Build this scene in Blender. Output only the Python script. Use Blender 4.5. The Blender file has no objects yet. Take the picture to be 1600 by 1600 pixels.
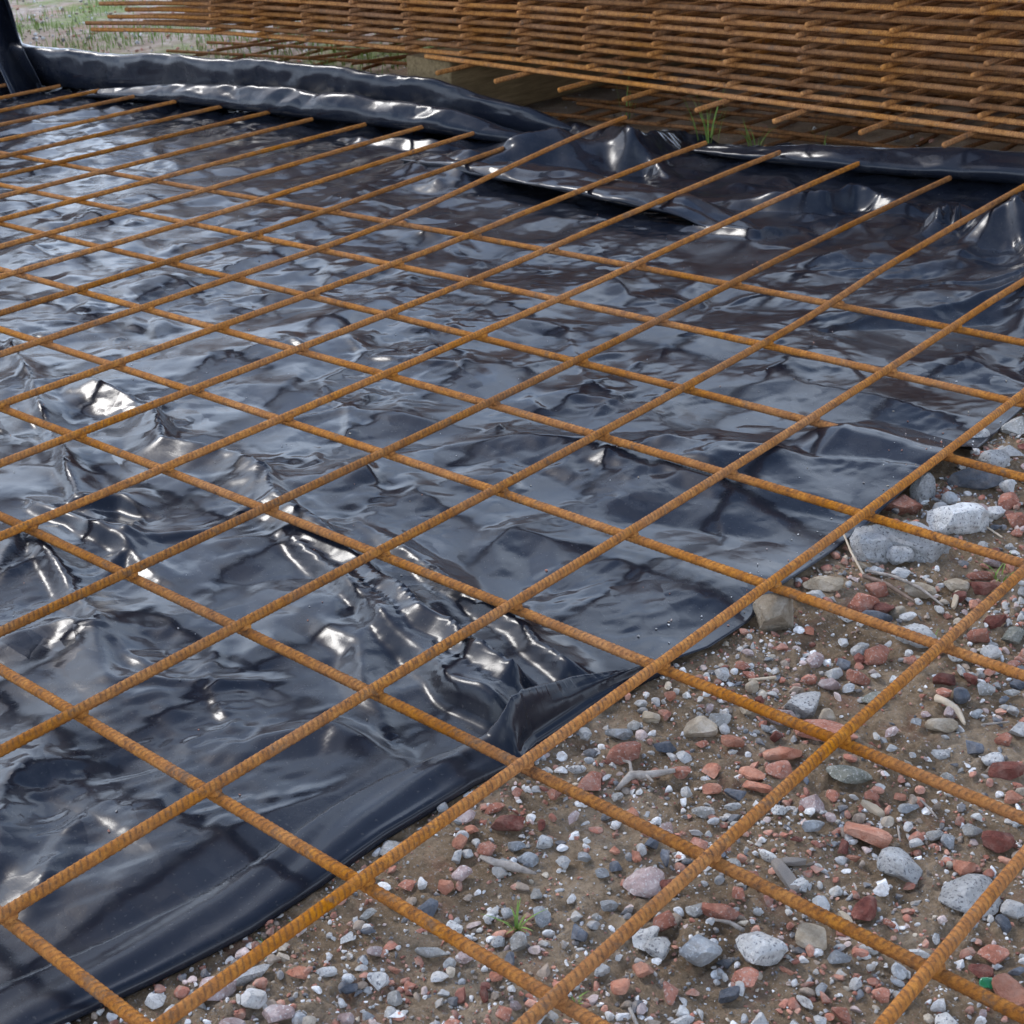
import bpy, bmesh, math, random
import numpy as np
from mathutils import Vector, Matrix

scene = bpy.context.scene
COL = scene.collection
rng = np.random.default_rng(11)
random.seed(5)
rad = math.radians

# ------------------------------------------------------------------ camera
cam_d = bpy.data.cameras.new('camera')
cam = bpy.data.objects.new('camera', cam_d)
COL.objects.link(cam)
CAM = Vector((0.85817, -0.46825, 0.58422))
right = Vector((0.756345, 0.652099, -0.05205))
down = Vector((0.249957, -0.361609, -0.898198))
fwd = Vector((-0.604536, 0.666337, -0.436498))
cam.matrix_world = Matrix(((right.x, -down.x, -fwd.x, CAM.x),
                           (right.y, -down.y, -fwd.y, CAM.y),
                           (right.z, -down.z, -fwd.z, CAM.z), (0, 0, 0, 1)))
cam_d.sensor_width = 36
cam_d.lens = 2.9115 * 18
cam_d.clip_start = 0.02
cam_d.clip_end = 2000
cam_d.dof.use_dof = True
cam_d.dof.focus_distance = 1.22
cam_d.dof.aperture_fstop = 34
scene.camera = cam

# ------------------------------------------------------------------ world, sun, exposure
SUN_DIR = Vector((-0.93, -0.02, 0.9)).normalized()      # towards the sun
SUN_EL = math.asin(SUN_DIR.z)
world = bpy.data.worlds.new('World')
scene.world = world
world.use_nodes = True
wt = world.node_tree
wt.nodes.clear()
def wn(t, **k):
    n = wt.nodes.new(t)
    for a, b in k.items(): setattr(n, a, b)
    return n
sky = wn('ShaderNodeTexSky', sky_type='NISHITA', sun_disc=False)
sky.sun_elevation = SUN_EL
sky.sun_rotation = math.atan2(SUN_DIR.x, SUN_DIR.y)
sky.air_density = 1.0; sky.dust_density = 1.0
tc = wn('ShaderNodeTexCoord')
mp = wn('ShaderNodeMapping'); mp.inputs['Scale'].default_value = (1.0, 1.0, 2.2)
mp.inputs['Location'].default_value = (0.3, 1.7, 0.4)
n1 = wn('ShaderNodeTexNoise'); n1.inputs['Scale'].default_value = 2.6; n1.inputs['Detail'].default_value = 8; n1.inputs['Roughness'].default_value = 0.55
n1.inputs['Distortion'].default_value = 0.3
cr = wn('ShaderNodeValToRGB')
cr.color_ramp.elements[0].position = 0.44; cr.color_ramp.elements[0].color = (0, 0, 0, 1)
cr.color_ramp.elements[1].position = 0.60; cr.color_ramp.elements[1].color = (1, 1, 1, 1)
n2 = wn('ShaderNodeTexNoise'); n2.inputs['Scale'].default_value = 5.0; n2.inputs['Detail'].default_value = 6
cr2 = wn('ShaderNodeValToRGB')
cr2.color_ramp.elements[0].position = 0.3; cr2.color_ramp.elements[0].color = (4.6, 6.0, 8.4, 1)
cr2.color_ramp.elements[1].position = 0.75; cr2.color_ramp.elements[1].color = (12.5, 13.8, 15.8, 1)
mix = wn('ShaderNodeMixRGB')
bg = wn('ShaderNodeBackground'); bg.inputs['Strength'].default_value = 0.135
out = wn('ShaderNodeOutputWorld')
L = wt.links.new
L(tc.outputs['Generated'], mp.inputs['Vector']); L(mp.outputs[0], n1.inputs['Vector']); L(mp.outputs[0], n2.inputs['Vector'])
sx = wn('ShaderNodeSeparateXYZ'); L(tc.outputs['Generated'], sx.inputs[0])
m1 = wn('ShaderNodeMath', operation='MULTIPLY_ADD'); L(sx.outputs[2], m1.inputs[0]); m1.inputs[1].default_value = -0.42; m1.inputs[2].default_value = 0.205
m2 = wn('ShaderNodeMath', operation='ADD'); L(n1.outputs['Fac'], m2.inputs[0]); L(m1.outputs[0], m2.inputs[1])
L(m2.outputs[0], cr.inputs[0]); L(n2.outputs['Fac'], cr2.inputs[0])
L(cr.outputs[0], mix.inputs[0]); L(sky.outputs[0], mix.inputs[1]); L(cr2.outputs[0], mix.inputs[2])
L(mix.outputs[0], bg.inputs[0]); L(bg.outputs[0], out.inputs[0])

sd = bpy.data.lights.new('sun', 'SUN'); sd.energy = 0.7; sd.angle = rad(14); sd.color = (1, 0.98, 0.95)
so = bpy.data.objects.new('sun', sd); COL.objects.link(so)
so.rotation_euler = (-SUN_DIR).to_track_quat('-Z', 'Y').to_euler(); so.location = (0, 0, 5)
scene.view_settings.view_transform = 'Standard'
scene.view_settings.look = 'None'
scene.view_settings.gamma = 1
scene.view_settings.exposure = 1.15
scene.view_settings.use_curve_mapping = False

# ------------------------------------------------------------------ noise
PERM = np.random.default_rng(3).permutation(512).astype(np.int64)
PERM = np.concatenate([PERM, PERM, PERM])
ANG = np.random.default_rng(4).uniform(0, 2 * np.pi, 512)
GX, GY = np.cos(ANG), np.sin(ANG)
def perlin(x, y, seed=0):
    x = np.asarray(x, float) + seed * 17.31; y = np.asarray(y, float) + seed * 9.77
    xi = np.floor(x).astype(np.int64); yi = np.floor(y).astype(np.int64)
    fx = x - xi; fy = y - yi
    u = fx * fx * fx * (fx * (fx * 6 - 15) + 10); v = fy * fy * fy * (fy * (fy * 6 - 15) + 10)
    def g(ix, iy, dx, dy):
        h = PERM[(PERM[ix & 511] + (iy & 511))] & 511
        return GX[h] * dx + GY[h] * dy
    a = g(xi, yi, fx, fy); b = g(xi + 1, yi, fx - 1, fy)
    c = g(xi, yi + 1, fx, fy - 1); d = g(xi + 1, yi + 1, fx - 1, fy - 1)
    return (a + u * (b - a) + v * ((c + u * (d - c)) - (a + u * (b - a)))) * 1.4
def fbm(x, y, oct=4, seed=0, gain=0.5):
    s = 0; a = 1.0; f = 1.0
    for o in range(oct):
        s = s + a * perlin(x * f, y * f, seed + o * 3); a *= gain; f *= 2.03
    return s
def facets(x, y, seed=0):
    """random flat triangles meeting in sharp creases, roughly -1..1"""
    x = np.asarray(x, float) + seed * 7.31; y = np.asarray(y, float) + seed * 3.77
    s = (x + y) * 0.366025; i = np.floor(x + s).astype(np.int64); j = np.floor(y + s).astype(np.int64)
    t = (i + j) * 0.211325; x0 = x - (i - t); y0 = y - (j - t)
    u = x0 + (x0 + y0) * 0.366025; v = y0 + (x0 + y0) * 0.366025      # back to the skewed cell
    low = u > v
    def h(a, b): return (PERM[PERM[a & 511] + (b & 511)] / 255.5) - 1
    h0 = h(i, j); h1 = np.where(low, h(i + 1, j), h(i, j + 1)); h2 = h(i + 1, j + 1)
    mx = np.maximum(u, v); mn = np.minimum(u, v)
    return h0 * (1 - mx) + h1 * (mx - mn) + h2 * mn
def sstep(a, b, x):
    t = np.clip((x - a) / (b - a), 0, 1); return t * t * (3 - 2 * t)

# ------------------------------------------------------------------ node material helper
def material(name):
    m = bpy.data.materials.new(name); m.use_nodes = True
    nt = m.node_tree; b = nt.nodes['Principled BSDF']
    return m, nt, b
def node(nt, t, inp=None, **k):
    n = nt.nodes.new(t)
    for a, v in k.items(): setattr(n, a, v)
    if inp:
        for a, v in inp.items(): n.inputs[a].default_value = v
    return n
def ramp(nt, stops, src=None):
    n = nt.nodes.new('ShaderNodeValToRGB'); e = n.color_ramp.elements
    while len(e) < len(stops): e.new(0.5)
    for i, (p, c) in enumerate(stops):
        e[i].position = p; e[i].color = (*c, 1) if len(c) == 3 else c
    if src is not None: nt.links.new(src, n.inputs[0])
    return n
def mixc(nt, fac, a, b, mode='MIX'):
    n = nt.nodes.new('ShaderNodeMixRGB'); n.blend_type = mode
    for i, v in ((0, fac), (1, a), (2, b)):
        if isinstance(v, (int, float)): n.inputs[i].default_value = v
        elif isinstance(v, tuple): n.inputs[i].default_value = (*v, 1)
        else: nt.links.new(v, n.inputs[i])
    return n.outputs[0]
def math_(nt, op, a, b=0.0):
    n = nt.nodes.new('ShaderNodeMath'); n.operation = op
    for i, v in ((0, a), (1, b)):
        if isinstance(v, (int, float)): n.inputs[i].default_value = v
        else: nt.links.new(v, n.inputs[i])
    return n.outputs[0]
def objcoord(nt):
    return nt.nodes.new('ShaderNodeTexCoord').outputs['Object']
def geopos(nt):
    return nt.nodes.new('ShaderNodeNewGeometry').outputs['Position']
def noise(nt, vec, scale, detail=4, rough=0.55, dist=0.0):
    n = node(nt, 'ShaderNodeTexNoise', {'Scale': scale, 'Detail': detail, 'Roughness': rough, 'Distortion': dist})
    nt.links.new(vec, n.inputs['Vector']); return n.outputs['Fac']
def bump(nt, b, h, strength, dist, prev=None):
    n = node(nt, 'ShaderNodeBump', {'Strength': strength, 'Distance': dist})
    nt.links.new(h, n.inputs['Height'])
    if prev is not None: nt.links.new(prev, n.inputs['Normal'])
    nt.links.new(n.outputs[0], b.inputs['Normal']); return n.outputs[0]

def mat_rust(name, bright, mid, dark, ribs):
    m, nt, b = material(name)
    p = geopos(nt)
    a = noise(nt, p, 130, 6, 0.78)
    c = ramp(nt, [(0.33, dark), (0.45, mid), (0.58, bright)], a).outputs[0]
    s = noise(nt, p, 420, 3, 0.6)
    c = mixc(nt, ramp(nt, [(0.35, (0, 0, 0)), (0.52, (1, 1, 1))], s).outputs[0], mid, c)
    big = noise(nt, p, 9, 3, 0.6)
    c = mixc(nt, ramp(nt, [(0.42, (0, 0, 0)), (0.72, (0.55, 0.55, 0.55))], big).outputs[0], c, mid)
    sc = noise(nt, p, 46, 6, 0.8)
    c = mixc(nt, ramp(nt, [(0.56, (0, 0, 0)), (0.64, (0.75,) * 3)], sc).outputs[0], c, (0.15, 0.095, 0.06))
    if ribs:
        at = node(nt, 'ShaderNodeAttribute', attribute_name='rib')
        r = at.outputs['Fac']
        rn = noise(nt, p, 160, 3, 0.7)
        r2 = math_(nt, 'MULTIPLY', r, ramp(nt, [(0.30, (0, 0, 0)), (0.50, (1, 1, 1))], rn).outputs[0])
        c = mixc(nt, math_(nt, 'MULTIPLY', r2, 0.75), c, dark)
    oi = nt.nodes.new('ShaderNodeObjectInfo'); hv = node(nt, 'ShaderNodeHueSaturation')
    nt.links.new(c, hv.inputs['Color']); nt.links.new(math_(nt, 'ADD', math_(nt, 'MULTIPLY', oi.outputs['Random'], 0.35), 0.82), hv.inputs['Value'])
    pn = noise(nt, p, 5, 4, 0.7); nt.links.new(math_(nt, 'ADD', math_(nt, 'MULTIPLY', pn, 0.5), 0.76), hv.inputs['Saturation'])
    nt.links.new(hv.outputs[0], b.inputs['Base Color'])
    b.inputs['Roughness'].default_value = 0.92
    b.inputs['Specular IOR Level'].default_value = 0.2
    g = noise(nt, p, 700, 4, 0.7)
    bump(nt, b, g, 0.8, 0.0018)
    return m
RUST = mat_rust('orange_rust', (0.47, 0.200, 0.048), (0.29, 0.112, 0.030), (0.06, 0.037, 0.025), True)
RUST_B = mat_rust('brown_rust', (0.50, 0.235, 0.080), (0.32, 0.138, 0.045), (0.075, 0.030, 0.015), True)
RUST_C = mat_rust('dull_rust', (0.32, 0.155, 0.062), (0.21, 0.093, 0.036), (0.05, 0.027, 0.014), True)

def mat_film(name, crumple):
    m, nt, b = material(name)
    p = geopos(nt)
    dn = ramp(nt, [(0.50, (0, 0, 0)), (0.78, (0.08,) * 3)], noise(nt, p, 9, 7, 0.75)).outputs[0]
    dn2 = ramp(nt, [(0.66, (0, 0, 0)), (0.72, (0.35,) * 3)], noise(nt, p, 330, 2, 0.5)).outputs[0]
    nt.links.new(mixc(nt, math_(nt, 'MAXIMUM', dn, math_(nt, 'MULTIPLY', dn2, math_(nt, 'ADD', dn, 0.25))), (0.009, 0.011, 0.017), (0.30, 0.27, 0.23)), b.inputs['Base Color'])
    # small flat facets: every warped cell leans its own way
    mpn = node(nt, 'ShaderNodeMapping', {'Rotation': (0, 0, rad(28)), 'Scale': (0.62, 1.25, 1.0)})
    nt.links.new(p, mpn.inputs['Vector'])
    warp = node(nt, 'ShaderNodeTexNoise', {'Scale': 16.0, 'Detail': 3})
    nt.links.new(mpn.outputs[0], warp.inputs['Vector'])
    vm = node(nt, 'ShaderNodeVectorMath', operation='MULTIPLY_ADD')
    vm.inputs[1].default_value = (0.055, 0.055, 0.055)
    nt.links.new(warp.outputs['Color'], vm.inputs[0]); nt.links.new(mpn.outputs[0], vm.inputs[2])
    mask = ramp(nt, [(0.42, (0.10,) * 3), (0.64, (1, 1, 1))], noise(nt, p, 5.0, 3, 0.6)).outputs[0]
    nrm = nt.nodes.new('ShaderNodeNewGeometry').outputs['Normal']
    cur = nrm
    for sc_, amt in ((24.0, 0.17), (62.0, 0.10)):
        v = node(nt, 'ShaderNodeTexVoronoi', {'Scale': sc_}, feature='F1'); v.voronoi_dimensions = '2D'
        nt.links.new(vm.outputs[0], v.inputs['Vector'])
        c0 = node(nt, 'ShaderNodeVectorMath', operation='SUBTRACT'); c0.inputs[1].default_value = (0.5, 0.5, 0.5)
        nt.links.new(v.outputs['Color'], c0.inputs[0])
        c1 = node(nt, 'ShaderNodeVectorMath', operation='SCALE'); nt.links.new(c0.outputs[0], c1.inputs[0])
        nt.links.new(math_(nt, 'MULTIPLY', mask, amt * crumple), c1.inputs['Scale'])
        ad = node(nt, 'ShaderNodeVectorMath', operation='ADD'); nt.links.new(cur, ad.inputs[0]); nt.links.new(c1.outputs[0], ad.inputs[1])
        cur = ad.outputs[0]
    nz_ = node(nt, 'ShaderNodeVectorMath', operation='NORMALIZE'); nt.links.new(cur, nz_.inputs[0])
    n0 = noise(nt, vm.outputs[0], 30, 3, 0.5, 1.0)
    fine = noise(nt, p, 170, 3, 0.6, 0.6)
    h = math_(nt, 'ADD', math_(nt, 'MULTIPLY', n0, 0.03), math_(nt, 'MULTIPLY', fine, 0.02))
    bump(nt, b, h, 1.0, 0.0045 * crumple, nz_.outputs[0])
    rr = ramp(nt, [(0.35, (0.15,) * 3), (0.7, (0.29,) * 3)], noise(nt, p, 18, 4, 0.6)).outputs[0]
    nt.links.new(rr, b.inputs['Roughness'])
    b.inputs['IOR'].default_value = 1.43
    b.inputs['Specular IOR Level'].default_value = 0.38
    return m
FILM = mat_film('black_film', 1.0)
FILM_SMOOTH = mat_film('smooth_black_film', 0.25)

def mat_ground():
    m, nt, b = material('site_dirt')
    p = geopos(nt)
    a = noise(nt, p, 14, 6, 0.65)
    c = ramp(nt, [(0.3, (0.20, 0.138, 0.084)), (0.5, (0.32, 0.233, 0.150)), (0.72, (0.46, 0.36, 0.255))], a).outputs[0]
    g = noise(nt, p, 220, 4, 0.7)
    c = mixc(nt, 0.6, c, ramp(nt, [(0.3, (0.35, 0.33, 0.30)), (0.7, (1.25, 1.2, 1.15))], g).outputs[0], 'MULTIPLY')
    # crumbs of brick and grit pressed in the soil
    rd = ramp(nt, [(0.56, (0, 0, 0)), (0.70, (0.7,) * 3)], noise(nt, p, 19, 5, 0.75)).outputs[0]
    c = mixc(nt, rd, c, (0.27, 0.135, 0.09))
    dst = ramp(nt, [(0.60, (0, 0, 0)), (0.68, (0.8,) * 3)], noise(nt, p, 420, 2, 0.6)).outputs[0]
    c = mixc(nt, dst, c, (0.36, 0.32, 0.28))
    # farther off the ground is trodden rubble with thin grass
    sp = node(nt, 'ShaderNodeSeparateXYZ'); nt.links.new(p, sp.inputs[0])
    far = ramp(nt, [(0.0, (0, 0, 0)), (1.0, (1, 1, 1))], math_(nt, 'DIVIDE', math_(nt, 'SUBTRACT', sp.outputs[1], 1.85), 0.6)).outputs[0]
    openx = math_(nt, 'LESS_THAN', sp.outputs[0], -1.95); openy = math_(nt, 'GREATER_THAN', sp.outputs[1], 4.2)
    far = math_(nt, 'MULTIPLY', far, math_(nt, 'MAXIMUM', openx, openy))
    fc = ramp(nt, [(0.35, (0.24, 0.18, 0.14)), (0.5, (0.38, 0.30, 0.245)), (0.68, (0.55, 0.48, 0.42))], noise(nt, p, 22, 6, 0.7)).outputs[0]
    rb = noise(nt, p, 4.2, 4, 0.6)
    fc = mixc(nt, ramp(nt, [(0.52, (0, 0, 0)), (0.64, (0.55,) * 3)], rb).outputs[0], fc, (0.36, 0.17, 0.12))
    c = mixc(nt, far, c, fc)
    gn = noise(nt, p, 3.1, 5, 0.65)
    gr = ramp(nt, [(0.50, (0, 0, 0)), (0.60, (1, 1, 1))], gn).outputs[0]
    gcol = ramp(nt, [(0.3, (0.10, 0.15, 0.03)), (0.7, (0.24, 0.32, 0.08))], noise(nt, p, 60, 4, 0.7)).outputs[0]
    c = mixc(nt, math_(nt, 'MULTIPLY', math_(nt, 'MULTIPLY', gr, far), 0.75), c, gcol)
    nt.links.new(c, b.inputs['Base Color'])
    b.inputs['Roughness'].default_value = 0.95; b.inputs['Specular IOR Level'].default_value = 0.15
    bb = bump(nt, b, noise(nt, p, 150, 8, 0.8), 0.8, 0.0045)
    bump(nt, b, noise(nt, p, 600, 3, 0.7), 0.6, 0.0015, bb)
    return m
DIRT = mat_ground()

def mat_stone(name, c1, c2, c3, scale=60, rough=0.9, speck=None, bmp=0.003, dust=0.25):
    m, nt, b = material(name)
    oc = objcoord(nt)
    oi = nt.nodes.new('ShaderNodeObjectInfo')
    p = geopos(nt)
    c = ramp(nt, [(0.32, c1), (0.5, c2), (0.68, c3)], noise(nt, p, scale, 6, 0.68)).outputs[0]
    if speck:
        s = noise(nt, p, 480, 2, 0.5)
        c = mixc(nt, ramp(nt, [(0.58, (0, 0, 0)), (0.66, (0.8,) * 3)], s).outputs[0], c, speck)
    d = ramp(nt, [(0.45, (0, 0, 0)), (0.68, (1, 1, 1))], noise(nt, p, 110, 5, 0.7)).outputs[0]
    c = mixc(nt, math_(nt, 'MULTIPLY', d, dust), c, (0.37, 0.31, 0.25))
    hv = node(nt, 'ShaderNodeHueSaturation')
    nt.links.new(c, hv.inputs['Color'])
    nt.links.new(math_(nt, 'ADD', math_(nt, 'MULTIPLY', oi.outputs['Random'], 0.5), 0.75), hv.inputs['Value'])
    nt.links.new(hv.outputs[0], b.inputs['Base Color'])
    b.inputs['Roughness'].default_value = rough; b.inputs['Specular IOR Level'].default_value = 0.25
    bb = bump(nt, b, noise(nt, p, 260, 5, 0.72), 1.0, bmp * 1.3)
    return m
SM = {
 'brick': mat_stone('red_brick', (0.26, 0.095, 0.062), (0.40, 0.16, 0.105), (0.52, 0.26, 0.19), 90, 0.95, (0.50, 0.36, 0.30)),
 'orange': mat_stone('orange_brick', (0.35, 0.125, 0.075), (0.46, 0.20, 0.125), (0.55, 0.29, 0.20), 80, 0.95),
 'darkred': mat_stone('dark_brick', (0.10, 0.032, 0.025), (0.19, 0.062, 0.045), (0.28, 0.12, 0.09), 70, 0.9),
 'pink': mat_stone('pinkish_stone', (0.28, 0.19, 0.17), (0.42, 0.31, 0.29), (0.55, 0.46, 0.43), 80, 0.85, (0.62, 0.58, 0.55)),
 'concrete': mat_stone('pale_concrete', (0.42, 0.405, 0.38), (0.62, 0.605, 0.575), (0.78, 0.765, 0.735), 70, 0.95, (0.17, 0.17, 0.18), 0.0045),
 'white': mat_stone('white_stone', (0.40, 0.385, 0.36), (0.55, 0.535, 0.51), (0.70, 0.685, 0.66), 60, 0.85, (0.30, 0.29, 0.28), 0.003, 0.35),
 'plaster': mat_stone('white_plaster', (0.60, 0.59, 0.57), (0.78, 0.77, 0.755), (0.86, 0.86, 0.85), 140, 0.95, (0.22, 0.22, 0.22), 0.009, 0.1),
 'slate': mat_stone('dark_slate', (0.055, 0.062, 0.075), (0.095, 0.105, 0.125), (0.17, 0.185, 0.21), 60, 0.7, None, 0.002),
 'blue': mat_stone('blue_grey_stone', (0.19, 0.195, 0.195), (0.30, 0.305, 0.305), (0.43, 0.435, 0.43), 70, 0.75, (0.45, 0.46, 0.47), 0.0025),
 'grey': mat_stone('grey_stone', (0.24, 0.23, 0.205), (0.36, 0.345, 0.315), (0.50, 0.48, 0.445), 70, 0.85, (0.55, 0.54, 0.53), 0.003),
 'tan': mat_stone('tan_stone', (0.25, 0.19, 0.125), (0.37, 0.30, 0.215), (0.52, 0.45, 0.36), 70, 0.9, None, 0.003),
 'olive': mat_stone('green_grey_concrete', (0.15, 0.15, 0.12), (0.22, 0.22, 0.18), (0.32, 0.32, 0.27), 110, 0.95, (0.45, 0.44, 0.40), 0.004),
}
WORDS = {'brick': 'red brick', 'orange': 'orange-red brick', 'darkred': 'dark red brick', 'pink': 'pinkish', 'concrete': 'pale concrete',
         'white': 'white', 'plaster': 'white plaster', 'slate': 'dark slate', 'blue': 'blue-grey', 'grey': 'grey', 'tan': 'tan', 'olive': 'green-grey concrete'}
def mat_simple(name, c1, c2, scale, rough, bm=0.002, stretch=None):
    m, nt, b = material(name); oc = objcoord(nt)
    if stretch:
        mpn = node(nt, 'ShaderNodeMapping', {'Scale': stretch}); nt.links.new(oc, mpn.inputs['Vector']); oc = mpn.outputs[0]
    f = noise(nt, oc, scale, 6, 0.65)
    nt.links.new(ramp(nt, [(0.3, c1), (0.7, c2)], f).outputs[0], b.inputs['Base Color'])
    b.inputs['Roughness'].default_value = rough; b.inputs['Specular IOR Level'].default_value = 0.2
    bump(nt, b, f, 0.6, bm); return m
TIMBER = mat_simple('weathered_timber', (0.11, 0.075, 0.035), (0.24, 0.17, 0.085), 25, 0.85, 0.004, (6, 0.6, 6))
TWIG = mat_simple('grey_twig', (0.13, 0.105, 0.085), (0.42, 0.37, 0.32), 120, 0.85)
PALEWOOD = mat_simple('bleached_wood', (0.36, 0.28, 0.19), (0.58, 0.48, 0.36), 90, 0.8)
GRASS = mat_simple('grass_blade', (0.11, 0.18, 0.035), (0.25, 0.36, 0.08), 30, 0.6)
mg, nt, b = material('green_glass')
b.inputs['Base Color'].default_value = (0.03, 0.22, 0.09, 1); b.inputs['Roughness'].default_value = 0.15
b.inputs['Transmission Weight'].default_value = 0.35; b.inputs['IOR'].default_value = 1.5
GLASS = mg

# ------------------------------------------------------------------ object helpers
def link(name, mesh, parent=None, mats=None):
    o = bpy.data.objects.new(name, mesh); COL.objects.link(o)
    if mats:
        mesh.materials.clear()
        for m in (mats if isinstance(mats, (list, tuple)) else [mats]): mesh.materials.append(m)
    if parent: o.parent = parent
    return o
def np_mesh(name, V, F, smooth=True):
    me = bpy.data.meshes.new(name)
    V = np.ascontiguousarray(V, dtype=np.float32); F = np.ascontiguousarray(F, dtype=np.int32)
    k = F.shape[1]
    me.vertices.add(len(V)); me.vertices.foreach_set('co', V.ravel())
    me.loops.add(F.size); me.loops.foreach_set('vertex_index', F.ravel())
    me.polygons.add(len(F)); me.polygons.foreach_set('loop_start', np.arange(0, F.size, k, dtype=np.int32))
    me.polygons.foreach_set('loop_total', np.full(len(F), k, dtype=np.int32))
    me.update(calc_edges=True)
    me.polygons.foreach_set('use_smooth', np.full(len(F), smooth, dtype=bool))
    return me
def grid_faces(h, w, wrap=False):
    i = np.arange(h - 1)[:, None]; j = np.arange(w if wrap else w - 1)[None, :]
    a = i * w + j; b_ = i * w + (j + 1) % w
    return np.stack([a, b_, b_ + w, a + w], -1).reshape(-1, 4)
def tag(o, label=None, cat=None, group=None, kind=None):
    if label: o['label'] = label
    if cat: o['category'] = cat
    if group: o['group'] = group
    if kind: o['kind'] = kind
    return o
def empty(name, loc, **k):
    o = bpy.data.objects.new(name, None); COL.objects.link(o); o.location = loc; o.empty_display_size = 0.05
    return tag(o, **k)

# ------------------------------------------------------------------ ground
PITCH = 0.15; PB = 0.15 * 1.0369
ZC = (0.00947473, 0.00410662, -0.00253998, 0.00877276, -0.00102175, -0.0042939, 0.00145733)
def zmesh(x, y):
    """height of the welded mesh (its upper bars' centre line): it sags a little over the rough ground"""
    a = np.clip(np.asarray(x, float) / PITCH, -12, 4.6); bb = np.clip(-np.asarray(y, float) / PB, -7.6, 1.4)
    a = (a + 4) / 8; bb = (bb + 3.5) / 4
    return -(ZC[0]*a*a + ZC[1]*a*bb + ZC[2]*bb*bb + ZC[3]*a**3 + ZC[4]*a*a*bb + ZC[5]*a*bb*bb + ZC[6]*bb**3)
def zground(x, y):
    g = -0.036 + np.minimum(zmesh(x, y), 0.004) * 0.8
    g = g + 0.0035 * fbm(x * 5, y * 5, 2, 1)
    return g
def zground_fine(x, y):
    g = zground(x, y)
    c = fbm(x * 42, y * 42, 4, 5, 0.6)
    m = sstep(-0.35, 0.5, fbm(x * 9, y * 9, 2, 8))
    clod = np.abs(perlin(x * 75, y * 75, 12)) + 0.5 * np.abs(perlin(x * 150, y * 150, 13))
    g = g + (0.0020 + 0.0032 * m) * c + (0.0016 + 0.0034 * m) * clod + 0.0012 * perlin(x * 230, y * 230, 9)
    return g - 0.0026 - 0.0016 * m
def make_ground():
    def axis(lo, hi, step, far):
        core = np.arange(lo, hi, step); out = []
        d = step; p = hi
        while p < far: out.append(p); d *= 1.16; p += d
        out2 = []; d = step; p = lo
        while p > -far: d *= 1.16; p -= d; out2.append(p)
        return np.concatenate([np.array(out2[::-1]), core, np.array(out)])
    xs = axis(0.12, 0.98, 0.0024, 900); ys = axis(-0.33, 1.25, 0.0032, 900)
    X, Y = np.meshgrid(xs, ys)
    fade = np.exp(-np.maximum(0, np.hypot(X, Y) - 3) / 3.0)
    Z = zground_fine(X, Y) * fade + (-0.04) * (1 - fade)
    Z += (1 - np.exp(-np.maximum(0, Y - 2) / 8)) * 0.06 * np.exp(-np.hypot(X, Y) / 200)
    under = sstep(0.0, 0.03, 0.235 - X) * (Y < 1.75) * (X > -3.6)
    Z -= 0.006 * under
    me = np_mesh('ground', np.stack([X, Y, Z], -1).reshape(-1, 3), grid_faces(len(ys), len(xs)))
    tag(link('ground', me, mats=DIRT), kind='structure')
make_ground()

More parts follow.
